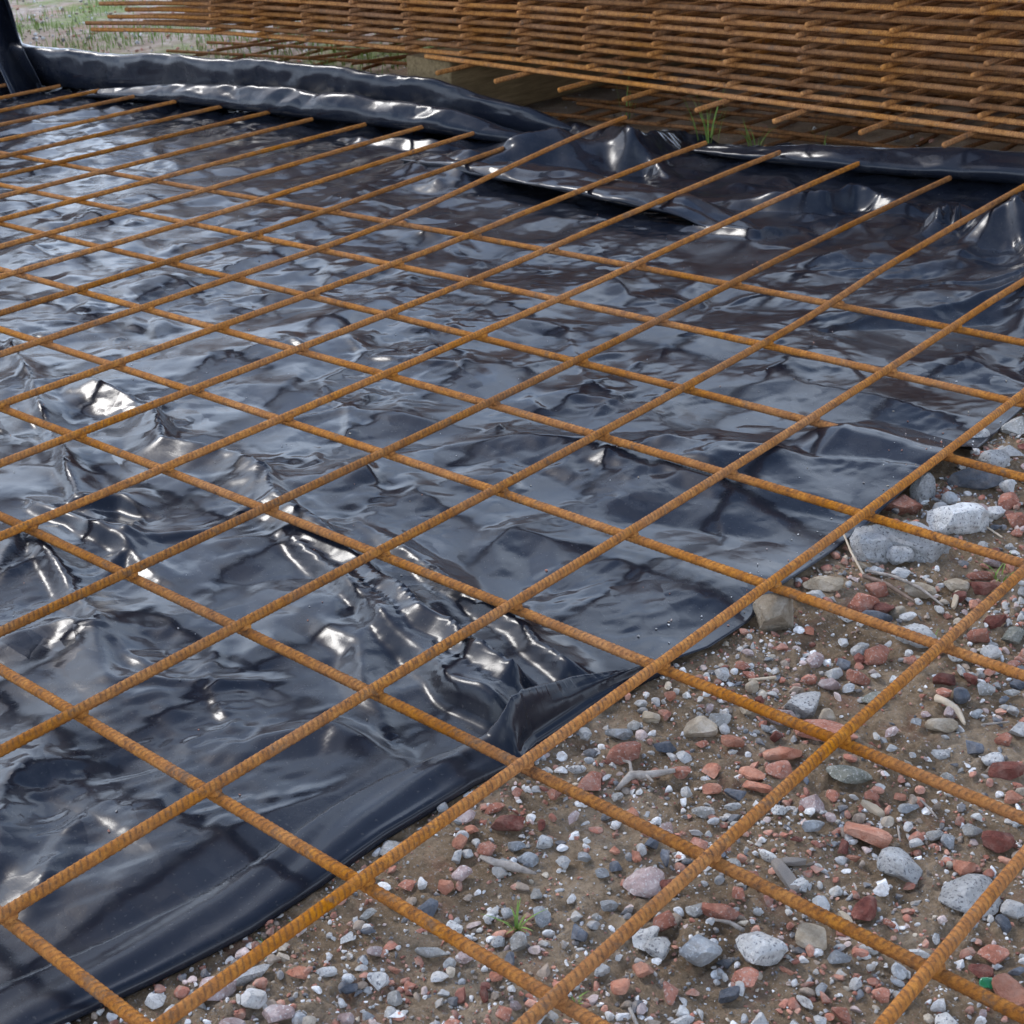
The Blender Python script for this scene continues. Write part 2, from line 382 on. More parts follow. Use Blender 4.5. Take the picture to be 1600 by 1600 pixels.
# ------------------------------------------------------------------ reinforcement bars
R_BAR = 0.0042
def bar_mesh(name, pts, step=0.0014, sides=14, ribs=True, r0=R_BAR, pitch=0.0046, phase=0.0, mat=RUST):
    """ribbed bar along a polyline: oblique crescent ribs on both faces and two lengthwise seams"""
    P = np.array(pts, float)
    seg = np.linalg.norm(np.diff(P, axis=0), axis=1); S = np.concatenate([[0], np.cumsum(seg)])
    n = max(2, int(S[-1] / step)); s = np.linspace(0, S[-1], n)
    C = np.stack([np.interp(s, S, P[:, k]) for k in range(3)], -1)
    if n > 60:
        w = max(3, int(0.03 / step)) | 1; ker = np.hanning(w + 2)[1:-1]; ker /= ker.sum()
        Cp = np.pad(C, ((w // 2, w // 2), (0, 0)), mode='reflect', reflect_type='odd')
        C = np.stack([np.convolve(Cp[:, k], ker, 'valid') for k in range(3)], -1)
    T = np.gradient(C, axis=0); T /= np.linalg.norm(T, axis=1, keepdims=True)
    up = np.array([0, 0, 1.0]); A = np.cross(T, up); A /= np.linalg.norm(A, axis=1, keepdims=True); B = np.cross(A, T)
    th = np.linspace(0, 2 * np.pi, sides, endpoint=False)[None, :]
    if ribs:
        twist = 0.55 * phase
        face = np.sign(np.sin(th + twist)); u = np.abs(np.sin(th + twist))
        q = (s[:, None] / pitch + face * np.cos(th + twist) * 0.42 + 0.25 * face + phase) % 1.0
        rib = np.clip(1 - np.abs(q - 0.5) / 0.24, 0, 1) * np.clip(u * 1.6, 0, 1)
        rib = rib * (3 - 2 * rib) * rib
    else:
        rib = np.zeros((n, sides))
    r = r0 * (0.95 + 0.115 * rib)
    r = r + r0 * 0.03 * perlin(np.broadcast_to(s[:, None] * 260, (n, sides)), np.broadcast_to(th * 2, (n, sides)), phase)
    V = C[:, None, :] + r[..., None] * (np.cos(th)[..., None] * A[:, None, :] + np.sin(th)[..., None] * B[:, None, :])
    V = V.reshape(-1, 3); F = grid_faces(n, sides, True)
    base = len(V)
    V = np.concatenate([V, C[:1], C[-1:]])
    j = np.arange(sides)
    cap = np.concatenate([np.stack([np.full(sides, base), (j + 1) % sides, j, j], -1),
                          np.stack([np.full(sides, base + 1), (n - 1) * sides + j, (n - 1) * sides + (j + 1) % sides, (n - 1) * sides + (j + 1) % sides], -1)])
    me = bpy.data.meshes.new(name)
    F3 = cap[:, :3]
    tot = len(F) * 4 + len(F3) * 3
    me.vertices.add(len(V)); me.vertices.foreach_set('co', V.astype(np.float32).ravel())
    me.loops.add(tot); me.loops.foreach_set('vertex_index', np.concatenate([F.ravel(), F3.ravel()]).astype(np.int32))
    me.polygons.add(len(F) + len(F3))
    ls = np.concatenate([np.arange(len(F)) * 4, len(F) * 4 + np.arange(len(F3)) * 3]).astype(np.int32)
    me.polygons.foreach_set('loop_start', ls)
    me.polygons.foreach_set('loop_total', np.concatenate([np.full(len(F), 4), np.full(len(F3), 3)]).astype(np.int32))
    me.update(calc_edges=True)
    me.polygons.foreach_set('use_smooth', np.ones(len(me.polygons), dtype=bool))
    at = me.attributes.new('rib', 'FLOAT', 'POINT')
    at.data.foreach_set('value', np.concatenate([rib.ravel(), [0, 0]]).astype(np.float32))
    me.materials.append(mat)
    return me

DA = {-12: -0.008, -11: 0.02, -10: 0.007, -9: -0.008, -8: 0.0, -7: -0.011, -6: 0.015, -5: 0.005, -4: 0.017, -3: -0.004,
      -2: -0.01, -1: 0.015, 0: -0.003, 1: 0.01, 2: -0.02, 3: -0.004, 4: -0.021}
DB = {-7: -0.051, -6: -0.013, -5: 0.012, -4: -0.004, -3: 0.006, -2: 0.01, -1: 0.025, 0: 0.002, 1: 0.013}
BAR_X = {a: (a + DA.get(a, 0.0)) * PITCH for a in range(-17, 7)}
BAR_Y = {b_: -(b_ + DB.get(b_, 0.0)) * PB for b_ in range(-7, 4)}
mesh_root = empty('welded_mesh', (0, 0, 0), label='orange rusty welded steel bar grid lying over the black plastic sheet and rubble', cat='steel mesh')
END_LIFT = {0: 0.045, -1: 0.004, -2: 0.010, -3: 0.012, -4: 0.014, -5: 0.050, -6: 0.016, -7: 0.010, -8: 0.006}
for a, x0 in BAR_X.items():
    yend = 1.685 if a >= -5 else 1.60 + 0.012 * math.sin(a * 2.1)
    if a == 0: yend = 1.78
    if a == -5: yend = 1.66
    ys = np.linspace(-0.56 + 0.01 * math.sin(a * 5.0), yend, 60)
    xs = x0 + 0.0016 * perlin(ys * 1.7, ys * 0 + a * 3.3, 2)
    zs = zmesh(xs, ys) + END_LIFT.get(a, 0.0) * sstep(0.95, 1.7, ys)
    if a == 0: xs = xs + 0.03 * sstep(1.1, 1.7, ys)
    step, sides = (0.0011, 16) if a >= -1 else ((0.0016, 12) if a >= -6 else (0.0024, 10))
    me = bar_mesh('bar', np.stack([xs, ys, zs], -1), step, sides, True, phase=(a * 0.37) % 1)
    link('bar', me, mesh_root)
for b_, y0 in BAR_Y.items():
    xs = np.linspace(1.02, -2.85, 90)
    ys = y0 + 0.0016 * perlin(xs * 1.7, xs * 0 + b_ * 3.3, 6)
    zs = zmesh(xs, ys) - 0.0076
    step, sides = (0.0012, 16) if b_ >= -4 else (0.0016, 12)
    me = bar_mesh('bar', np.stack([xs, ys, zs], -1), step, sides, True, phase=(b_ * 0.41) % 1)
    link('bar', me, mesh_root)

# weld beads at the nearer crossings
bm = bmesh.new(); bmesh.ops.create_icosphere(bm, subdivisions=2, radius=1)
for v in bm.verts: v.co *= 1 + 0.22 * float(perlin(v.co.x * 2 + v.co.z, v.co.y * 2, 4))
weld_me = bpy.data.meshes.new('weld'); bm.to_mesh(weld_me); bm.free()
weld_me.polygons.foreach_set('use_smooth', np.ones(len(weld_me.polygons), dtype=bool)); weld_me.materials.append(RUST)
for a in range(-6, 6):
    for b_ in BAR_Y:
        x, y = BAR_X[a], BAR_Y[b_]
        xx = x + 0.0016 * float(perlin(y * 1.7, a * 3.3, 2)); yy = y + 0.0016 * float(perlin(xx * 1.7, b_ * 3.3, 6))
        o = link('weld', weld_me, mesh_root)
        o.location = (xx + random.uniform(-.001, .001), yy + random.uniform(-.001, .001), float(zmesh(xx, yy)) - 0.0040)
        o.scale = (0.0058, 0.0058, 0.0027 + random.uniform(0, .0006)); o.rotation_euler = (0, 0, random.uniform(0, 6.3))

# ------------------------------------------------------------------ film
def poly_dist(X, Y, pts):
    """distance to a polyline, position along it (0..1) and signed side"""
    best = np.full(X.shape, 1e9); tt = np.zeros(X.shape); side = np.zeros(X.shape)
    pts = np.array(pts, float); seg = np.linalg.norm(np.diff(pts, axis=0), axis=1); S = np.concatenate([[0], np.cumsum(seg)])
    for k in range(len(pts) - 1):
        d = pts[k + 1] - pts[k]; l2 = d @ d
        t = np.clip(((X - pts[k, 0]) * d[0] + (Y - pts[k, 1]) * d[1]) / l2, 0, 1)
        dx = X - pts[k, 0] - t * d[0]; dy = Y - pts[k, 1] - t * d[1]
        dd = np.hypot(dx, dy); m = dd < best
        best = np.where(m, dd, best); tt = np.where(m, (S[k] + t * seg[k]) / S[-1], tt)
        side = np.where(m, np.sign(d[0] * dy - d[1] * dx), side)
    return best, tt, side
# folds: points, height(s) along, half width, sharpness
FOLDS = [
  # double pleat running out to the corner at the near edge
  ([(-0.258,0.384), (-0.145,0.339), (-0.038,0.312), (0.100,0.266), (0.207,0.238)], [0.005, 0.017, 0.022, 0.024, 0.034], 0.014, 1.3),
  ([(-0.144,0.315), (0.017,0.259), (0.168,0.209), (0.221,0.200)], [0.004, 0.014, 0.017, 0.026], 0.012, 1.3),
  ([(-0.094,0.366), (0.044,0.333), (0.151,0.303), (0.227,0.275)], [0.004, 0.014, 0.017, 0.016], 0.013, 1.3),
  # crumpled pinch on the left
  ([(-0.668,0.402), (-0.650,0.439), (-0.491,0.424), (-0.392,0.372), (-0.321,0.386), (-0.238,0.380)], [0.006, 0.016, 0.022, 0.024, 0.020, 0.010], 0.018, 1.2),
  ([(-0.848,0.473), (-0.618,0.362), (-0.474,0.296), (-0.342,0.228), (-0.242,0.215)], [0.010, 0.010, 0.012, 0.014, 0.004], 0.012, 1.2),
  ([(-0.342,0.228), (-0.320,0.260), (-0.272,0.259)], [0.016, 0.016, 0.004], 0.012, 1.2),
  # broad soft fold that rises over a crossbar towards the edge
  ([(-0.175,0.518), (-0.102,0.597), (-0.004,0.643), (0.086,0.674), (0.161,0.708), (0.242,0.735), (0.294,0.743)], [0.004, 0.007, 0.009, 0.011, 0.016, 0.022, 0.022], 0.040, 1.1),
  ([(0.117,0.640), (0.165,0.578)], [0.010, 0.004], 0.03, 1.0),
  # swells on the right
  ([(-0.087,1.011), (-0.019,1.110), (0.079,1.171), (0.171,1.316)], [0.004, 0.012, 0.018, 0.022], 0.045, 1.0),
  ([(-0.012,1.332), (0.024,1.363), (0.029,1.485), (0.131,1.451)], [0.010, 0.034, 0.085, 0.035], 0.085, 1.0),
  ([(0.029,1.485), (0.089,1.426), (0.212,1.146)], [0.020, 0.022, 0.006], 0.040, 1.0),
  ([(0.029,1.485), (-0.045,1.505)], [0.014, 0.006], 0.026, 1.0),
  ([(-0.149,1.249), (-0.089,1.408), (-0.065,1.555)], [0.010, 0.016, 0.030], 0.030, 1.0),
  # rolls lying across behind the bar ends
  ([(-0.406,1.487), (-0.267,1.522), (-0.252,1.573), (-0.168,1.557), (-0.088,1.562)], [0.010, 0.026, 0.036, 0.022, 0.006], 0.022, 1.1),
  ([(-0.410,1.336), (-0.359,1.338), (-0.275,1.336), (-0.247,1.431)], [0.006, 0.014, 0.012, 0.004], 0.016, 1.1),
  ([(-1.102,1.468), (-0.920,1.446), (-0.843,1.583)], [0.012, 0.050, 0.062], 0.050, 1.2),
  ([(-0.918,1.728), (-0.702,1.619), (-0.742,1.789)], [0.040, 0.058, 0.030], 0.050, 1.1),
  ([(-1.325,1.551), (-1.190,1.558), (-1.103,1.572)], [0.010, 0.018, 0.012], 0.022, 1.2),
  ([(-0.60, 1.75), (-0.3, 1.78), (0.0, 1.82), (0.3, 1.86)], [0.018, 0.030, 0.030, 0.030], 0.045, 1.6),
  # soft swells and pinches of the near left part
  ([(-0.377,0.203), (-0.297,0.200), (-0.238,0.201), (-0.162,0.187)], [0.010, 0.013, 0.010, 0.003], 0.013, 1.1),
  ([(-0.283,0.102), (-0.332,0.160), (-0.187,0.120), (-0.072,0.087), (-0.026,0.091)], [0.006, 0.012, 0.013, 0.011, 0.003], 0.014, 1.2),
  ([(-0.177,0.036), (-0.151,0.086), (-0.119,0.090), (-0.046,0.053)], [0.007, 0.012, 0.012, 0.003], 0.018, 1.1),
  ([(0.068,-0.117), (0.013,-0.072), (-0.000,-0.054), (0.032,-0.011)], [0.006, 0.011, 0.011, 0.004], 0.028, 1.2),
  ([(-0.007,0.215), (0.067,0.211), (0.156,0.152)], [0.004, 0.010, 0.006], 0.022, 1.2),
  ([(0.105,0.083), (0.131,0.123), (0.198,0.123)], [0.003, 0.009, 0.003], 0.020, 1.2),
  ([(0.059,-0.046), (0.126,-0.031), (0.143,-0.001)], [0.003, 0.008, 0.003], 0.035, 1.2),
]
def star(cx, cy, arms, h, w):
    for a_, l_ in arms:
        FOLDS.append(([(cx + .006 * math.cos(a_), cy + .006 * math.sin(a_)), (cx + l_ * math.cos(a_) * .5, cy + l_ * math.sin(a_) * .5), (cx + l_ * math.cos(a_), cy + l_ * math.sin(a_))], [h * .42, h * 0.6, 0.0], w, 1.1))
rs_ = np.random.default_rng(101)
for (cx, cy), h, L_ in (((0.018,0.102), .007, .10), ((-0.480,0.420), .010, .07), ((-0.244,0.213), .009, .08), ((-0.999,1.200), .006, .12), ((-0.423,0.688), .006, .12), ((-0.317,0.561), .007, .12),
                        ((-0.203,0.830), .006, .12), ((-0.038,0.746), .006, .12), ((-0.216,1.509), .012, .12), ((-0.021,1.052), .006, .10), ((-0.192,0.348), .010, .06), ((-0.168,1.077), .005, .12), ((0.031,-0.058), .005, .12)):
    n = int(rs_.integers(4, 7)); a0 = rs_.uniform(0, 6.28)
    star(cx, cy, [(a0 + k * 6.283 / n + rs_.normal(0, 0.25), L_ * rs_.uniform(0.5, 1.2)) for k in range(n)], h, 0.0075)
# many short random creases pressed in while it was unrolled
for k in range(110):
    cy = rs_.uniform(-0.2, 1.5); cx = 0.2 - 0.05 - abs(rs_.normal(0, 0.75)); a_ = rs_.normal(2.75, 0.65); l_ = rs_.uniform(0.04, 0.13)
    FOLDS.append(([(cx, cy), (cx + l_ * math.cos(a_) * .5, cy + l_ * math.sin(a_) * .5 + rs_.normal(0, .006)), (cx + l_ * math.cos(a_), cy + l_ * math.sin(a_))], [0.0, rs_.uniform(0.0025, 0.0065), 0.0], rs_.uniform(0.006, 0.014), 1.1))
def design(x, y):
    """all folds of the film as height over its base; each is only evaluated in a window round it"""
    z = np.zeros(x.shape)
    wx = 0.006 * perlin(x * 8, y * 8, 7) + 0.003 * facets(x * 24, y * 24, 8); wy = 0.006 * perlin(x * 8, y * 8, 9) + 0.003 * facets(x * 24, y * 24, 10)
    fa = facets(x * 20, y * 20, 5)
    ycol = y[:, 0]
    for k, (pts, hs, w, p) in enumerate(FOLDS):
        pa = np.array(pts, float); m = w * 4 + 0.02
        r0, r1 = np.searchsorted(ycol, [pa[:, 1].min() - m, pa[:, 1].max() + m])
        if r1 <= r0: continue
        cols = np.where((x[r0:r1].max(0) > pa[:, 0].min() - m) & (x[r0:r1].min(0) < pa[:, 0].max() + m))[0]
        if not len(cols): continue
        sl = (slice(r0, r1), slice(cols[0], cols[-1] + 1))
        d, t, s = poly_dist(x[sl] + wx[sl], y[sl] + wy[sl], pts)
        hh = np.interp(t, np.linspace(0, 1, len(hs)), hs)
        sg = 1 if (k * 7919) % 3 else -1
        ww = w * (1 + 0.45 * sg * s) * 1.75
        u = np.clip(1 - np.sqrt(d * d + 4e-7) / ww, 0, 1)
        prof = 0.65 * u + 0.35 * u * u
        z[sl] = z[sl] + hh * (1 + 0.16 * fa[sl]) * prof * np.where(z[sl] > hh * 0.5, 0.55, 1.0)
    return z
def xedge(y):
    e = np.interp(y, [-0.6, -0.186, -0.114, -0.052, 0.0, 0.058, 0.141, 0.18, 0.204, 0.26, 0.317, 0.381, 0.434, 0.495, 0.582, 0.665, 0.76, 0.814, 0.909, 0.988, 1.3, 1.9],
                  [0.20, 0.214, 0.230, 0.242, 0.246, 0.246, 0.252, 0.262, 0.258, 0.262, 0.272, 0.290, 0.292, 0.282, 0.286, 0.287, 0.294, 0.292, 0.289, 0.285, 0.33, 0.42])
    return e
def film_top(x, y):
    base = zground(x, y) + 0.004 + 0.0035 * (1 + fbm(x * 4, y * 4, 2, 21))
    z = base + design(x, y)
    # crumple: flat facets of mixed sizes, long in the direction it was dragged
    amt = 0.16 + 0.84 * sstep(-0.25, 0.3, fbm(x * 2.9, y * 2.9, 2, 131)); amt = np.maximum(amt, 0.9 * sstep(0.25, 0.9, -x))
    calm = sstep(0.22, -0.05, y) * sstep(-0.6, -0.2, x)
    amt = amt * (1 - 0.6 * calm)
    sm = sstep(-0.1, 0.35, fbm(x * 4.3, y * 4.3, 2, 137))
    back = sstep(1.42, 1.62, y) * sstep(0.35, 0.0, x)
    wx = 0.5 * fbm(x * 4, y * 4, 1, 141); wy = 0.5 * fbm(x * 4, y * 4, 1, 144)
    def rot(a): return x * math.cos(a) + y * math.sin(a), -x * math.sin(a) + y * math.cos(a)
    x1, y1 = rot(0.35); x2, y2 = rot(1.25); x3, y3 = rot(-0.5)
    f1 = 0.0070 * facets(x1 * 4.2 + wx, y1 * 9.5 + wy, 151)
    f2 = 0.0048 * facets(x2 * 6.5 + wy, y2 * 15 + wx, 152)
    f3 = 0.0034 * facets(x3 * 15 + wx * 2, y3 * 29 + wy * 2, 153)
    f4 = 0.0016 * facets(x1 * 32 + wy * 2, y1 * 60 + wx * 2, 154)
    f5 = 0.00070 * facets(x2 * 70 + wy * 3, y2 * 120 + wx * 3, 155)
    d = f1 * (1 - 0.35 * calm) + f2 * (0.25 + 0.75 * amt) + f3 * amt + f4 * (0.25 + 0.75 * sm) * amt + f5 * (0.2 + 0.8 * sm)
    d = d + back * (0.012 * np.abs(facets(x1 * 7, y1 * 11, 156)) + 0.006 * facets(x3 * 17, y3 * 25, 157))
    edge = sstep(0.0, 0.07, xedge(y) - x)
    z = z + d * (0.25 + 0.75 * edge)
    z = np.maximum(z, zground(x, y) + 0.0022 + 0.001 * (1 + facets(x * 30, y * 30, 158)))
    # it stays under the bars, tenting up between them
    for a, x0 in BAR_X.items():
        if a < -14: continue
        xb = x0 + (0.03 * sstep(1.1, 1.7, y) if a == 0 else 0)
        lim = zmesh(x, y) + END_LIFT.get(a, 0.0) * sstep(0.95, 1.7, y) - R_BAR - 0.001 + np.maximum(0, np.abs(x - xb) - 0.004) * 0.75
        z = np.where(y < 1.5, np.minimum(z, lim), z)
    for b_, y0 in BAR_Y.items():
        lim = zmesh(x, y) - 0.0076 - R_BAR - 0.001 + np.maximum(0, np.abs(y - y0) - 0.004) * 0.75
        free = (b_ == -5) & (x > 0.15)
        z = np.where(free, z, np.minimum(z, lim))
    # under the folded hem it lies lower
    z = np.where(y < 0.17, np.minimum(z, zground(x, y) + 0.0068 + 0.13 * np.maximum(0, xedge(y) - 0.045 - x)), z)
    # it passes over one crossbar next to its edge
    top = zmesh(x, y) - 0.0076 + R_BAR + 0.0014
    drape = top - 0.30 * np.maximum(0, np.abs(y - BAR_Y[-5]) - 0.006) - 0.35 * np.maximum(0, 0.185 - x) + 0.0015 * facets(x * 30, y * 30, 171)
    z = np.where((x > 0.08) & (x < 0.30) & (np.abs(y - BAR_Y[-5]) < 0.07), np.maximum(z, drape), z)
    return z
def make_film():
    ys = np.arange(-0.46, 1.86, 0.0036)
    s = [0.0]; d = 0.0028
    while s[-1] < 3.75: s.append(s[-1] + d); d = min(d * 1.0025, 0.0062)
    Sg, Y = np.meshgrid(np.array(s), ys)
    X = xedge(Y) - Sg
    Z = film_top(X, Y)
    Z0 = Z
    for ax in (0, 1):
        Zp = np.pad(Z, [(1, 1) if k == ax else (0, 0) for k in (0, 1)], mode='edge')
        Z = 0.24 * np.take(Zp, range(0, Z.shape[ax]), ax) + 0.52 * Z + 0.24 * np.take(Zp, range(2, Z.shape[ax] + 2), ax)
    gy, gx = np.gradient(Z0); steep = sstep(0.0012, 0.0026, np.hypot(gx, gy)); Z = Z * steep + Z0 * (1 - steep)
    # tiny sideways slack so creases are not perfectly plumb
    return np.stack([X + 0.0012 * perlin(X * 30, Y * 30, 161) * (Sg > 0.01), Y, Z], -1).astype(np.float32)
import time
t0 = time.time()
FU = make_film()
print('film', round(time.time() - t0, 1), FU.shape)
def film_piece(name, G, label=None, cat=None, parent=None, mat=None):
    h, w = G.shape[:2]
    me = np_mesh(name, G.reshape(-1, 3), grid_faces(h, w)[:, ::-1])
    o = link(name, me, parent, mat or FILM)
    if label: tag(o, label, cat)
    return o
film_root = empty('plastic_sheet', (-1, 0.8, 0), label='shiny crumpled black plastic sheet spread under the rusty steel grid', cat='plastic sheet')
o = film_piece('film', FU - np.array([-1, 0.8, 0], np.float32), parent=film_root)
o.modifiers.new('thick', 'SOLIDIFY').thickness = 0.0006

# folded hem along the near edge, cut edge lying on top of the sheet
def sample_film_z(x, y):
    """height of the solved sheet near a point (regular in y, monotone in x)"""
    return float(film_top(np.array([[x]]), np.array([[y]]))[0, 0])
def make_hem():
    ys = np.arange(-0.45, 0.330, 0.0011)
    n = 22
    G = np.zeros((len(ys), n, 3), np.float32)
    for k, y in enumerate(ys):
        zg = float(zground(xedge(y), y))
        xo = float(xedge(y)) + 0.0045 + 0.0022 * float(perlin(y * 6, 0.3, 71))
        wid = np.interp(y, [-0.45, 0.10, 0.15, 0.185, 0.20, 0.26, 0.322], [0.047, 0.045, 0.034, 0.020, 0.016, 0.022, 0.012])
        zi = np.interp(y, [-0.45, 0.05, 0.11, 0.15, 0.172, 0.192, 0.205, 0.25, 0.322], [zg + 0.0100, zg + 0.0100, zg + 0.011, zg + 0.012, zg + 0.019, zg + 0.0425, zg + 0.041, zg + 0.026, zg + 0.011])
        wid += 0.0035 * float(perlin(y * 9, 1.3, 73)); zi += 0.0010 * float(perlin(y * 14, 2.3, 75))
        ser = 0.0009 * abs(((y / 0.0026) % 1) * 2 - 1) + 0.0008 * float(perlin(y * 190, 0.0, 77))
        xi = xo - wid + ser
        for j in range(n):
            t = j / (n - 1)
            # inner edge -> gentle shoulder -> rounded outer side -> tucked under
            if t < 0.68:
                u = t / 0.68
                x = xi + (xo - 0.0055 - xi) * u
                z = zi + (zg + 0.0085 - zi) * u ** 1.3 + 0.0016 * math.sin(u * math.pi) + 0.0007 * math.sin(u * 9 + y * 30)
            else:
                u = (t - 0.68) / 0.32 * 1.9
                x = xo - 0.0055 + 0.0058 * math.sin(u)
                z = zg + 0.0085 - 0.0052 * (1 - math.cos(u)) * 1.15
            G[k, j] = (x, y + 0.004 * (t - .5) * math.sin(y * 25), z)
    # a pleat pinches it where the big folds arrive
    yy = G[..., 1]
    pin = np.exp(-((yy - 0.178) / 0.007) ** 2)
    G[..., 0] += 0.010 * pin * np.linspace(-0.2, 1, n)[None, :] * 0.6
    return G
HEM = make_hem()
o = film_piece('hem', HEM[:, ::-1] - np.array([-1, 0.8, 0], np.float32), parent=film_root, mat=FILM_SMOOTH)
o['label'] = 'smooth folded hem with a ragged cut edge'
o.modifiers.new('thick', 'SOLIDIFY').thickness = 0.0005

# overhanging rolls of slack film
def make_roll(name, pts, wid, hei, seed, label, lean=0.0, crease=1.0, tall=False):
    P = np.array(pts, float); seg = np.linalg.norm(np.diff(P[:, :2], axis=0), axis=1); S = np.concatenate([[0], np.cumsum(seg)])
    n = int(S[-1] / 0.0035); s = np.linspace(0, S[-1], n)
    k = np.hanning(41); k /= k.sum()
    def sm(a): return np.convolve(np.pad(a, 20, mode='reflect', reflect_type='odd'), k, 'valid')
    C = np.stack([sm(np.interp(s, S, P[:, q])) for q in range(3)], -1)
    W_ = sm(np.interp(s / S[-1], np.linspace(0, 1, len(wid)), wid)); H_ = sm(np.interp(s / S[-1], np.linspace(0, 1, len(hei)), hei))
    T = np.gradient(C[:, :2], axis=0); T /= np.linalg.norm(T, axis=1, keepdims=True); N_ = np.stack([T[:, 1], -T[:, 0]], -1)   # towards the camera side
    m = 44; t = np.linspace(0, 1, m)
    # profile: rises gently from behind, rounded nose in front, tucks back under
    u = np.interp(t, [0, .5, .78, .90, 1], [-1.0, 0.25, 0.98, 0.80, 0.15]); v = np.interp(t, [0, .28, .55, .76, .88, 1], [0.0, .75, 1.0, .62, .22, .05])
    if tall: u = np.interp(t, [0, .38, .46, .60, .85, 1], [-1.0, 0.15, 0.42, 0.62, 0.60, 0.40]); v = np.interp(t, [0, .38, .46, .60, .85, 1], [0.0, .93, 1.0, .85, .30, .02])
    kk = np.hanning(11); kk /= kk.sum()
    u = np.convolve(np.pad(u, 5, mode='reflect', reflect_type='odd'), kk, 'valid'); v = np.convolve(np.pad(v, 5, mode='reflect', reflect_type='odd'), kk, 'valid')
    S2, T2 = np.meshgrid(s, t, indexing='ij')
    d = crease * (0.0080 * facets(S2 * 8, T2 * 3.2, seed) + 0.0040 * facets(S2 * 19 + T2 * 3, T2 * 5, seed + 1) + 0.004 * perlin(S2 * 7, T2 * 1.5, seed + 2))
    G = np.zeros((n, m, 3), np.float32)
    off = u[None] * W_[:, None] * (1 + 0.12 * perlin(S2 * 6, T2 * 0, seed + 3)) + d * np.clip(u[None], -1, 1) * np.sin(T2 * np.pi)
    G[..., 0] = C[:, None, 0] + N_[:, None, 0] * off; G[..., 1] = C[:, None, 1] + N_[:, None, 1] * off
    G[..., 2] = C[:, None, 2] + v[None] * H_[:, None] + d * np.clip(v[None] * 1.5, 0, 1) * np.sin(T2 * np.pi)
    o = film_piece(name, G[:, ::-1] - np.array([-1, 0.8, 0], np.float32), parent=film_root)
    o['label'] = label
    o.modifiers.new('thick', 'SOLIDIFY').thickness = 0.0005
make_roll('slack_roll', [(-3.3, 1.62, -.02), (-2.6, 1.64, -.02), (-2.2, 1.67, -.02), (-1.8, 1.685, -.02), (-1.4, 1.70, -.02), (-1.1, 1.715, -.02), (-0.93, 1.73, -.02), (-0.86, 1.75, -.03)], [.10, .10, .085, .065, .06, .055, .055, .03], [.09, .095, .10, .095, .105, .112, .10, .02], 15, 'tall bunched fold of slack film behind the bar ends', crease=.7, tall=True)
make_roll('slack_roll', [(-2.35, 1.60, -.03), (-2.0, 1.625, -.02), (-1.6, 1.635, -.02), (-1.3, 1.65, -.02), (-1.05, 1.655, -.02), (-0.88, 1.70, -.03)], [.02, .04, .045, .05, .05, .02], [.012, .045, .060, .066, .060, .012], 25, 'lower fold of slack film in front of the tall one', crease=.8)
make_roll('slack_roll', [(-0.66, 1.735, -.012), (-0.50, 1.72, -.012), (-0.30, 1.735, -.010), (-0.05, 1.775, -.008), (0.30, 1.83, -.008), (0.6, 1.87, -.01)], [.018, .055, .075, .085, .085, .06], [.012, .042, .054, .060, .062, .05], 5, 'long flat roll of film along the far edge', crease=.5)
make_roll('slack_roll', [(*(-1.088,1.453), -.018), (*(-0.875,1.442), -.014), (*(-0.710,1.432), -.012), (*(-0.533,1.406), -.012), (*(-0.403,1.394), -.014), (*(-0.251,1.350), -.04)], [.02, .055, .070, .070, .06, .03], [.010, .022, .025, .026, .024, .010], 9, 'overhanging wrinkled roll of film beyond the last crossbar', crease=1.0)

# loose film standing up in folds at the far corner
def make_raised():
    plan = np.array([(-2.30, 1.545), (-2.42, 1.60), (-2.36, 1.50), (-2.47, 1.57), (-2.44, 1.46), (-2.62, 1.52), (-2.60, 1.40), (-2.85, 1.45), (-3.10, 1.36), (-3.5, 1.40)])
    seg = np.linalg.norm(np.diff(plan, axis=0), axis=1); S = np.concatenate([[0], np.cumsum(seg)])
    s = np.linspace(0, S[-1], 260)
    px = np.interp(s, S, plan[:, 0]); py = np.interp(s, S, plan[:, 1])
    k = np.hanning(9); k /= k.sum()
    px = np.convolve(np.pad(px, 4, mode='edge'), k, 'valid'); py = np.convolve(np.pad(py, 4, mode='edge'), k, 'valid')
    zs = np.linspace(-0.03, 0.62, 90)
    G = np.zeros((len(zs), len(s), 3), np.float32)
    for i, z in enumerate(zs):
        t = (z + 0.03) / 0.65
        spread = 1 - 0.25 * t
        G[i, :, 0] = -2.46 + (px + 2.36) * spread - 0.62 * t + 0.008 * perlin(s * 20, s * 0 + z * 9, 81)
        G[i, :, 1] = 1.50 + 0.16 * t + (py - 1.50) * (1 + 0.3 * math.sin(t * 5)) + 0.02 * perlin(s * 7, s * 0 + z * 6, 83) + 0.01 * t
        G[i, :, 2] = z
    return G
o = film_piece('raised_fold', make_raised() - np.array([-1, 0.8, 0], np.float32), parent=film_root, mat=FILM_SMOOTH)
o['label'] = 'upright bluish black folds standing at the far corner'
o.modifiers.new('thick', 'SOLIDIFY').thickness = 0.0006

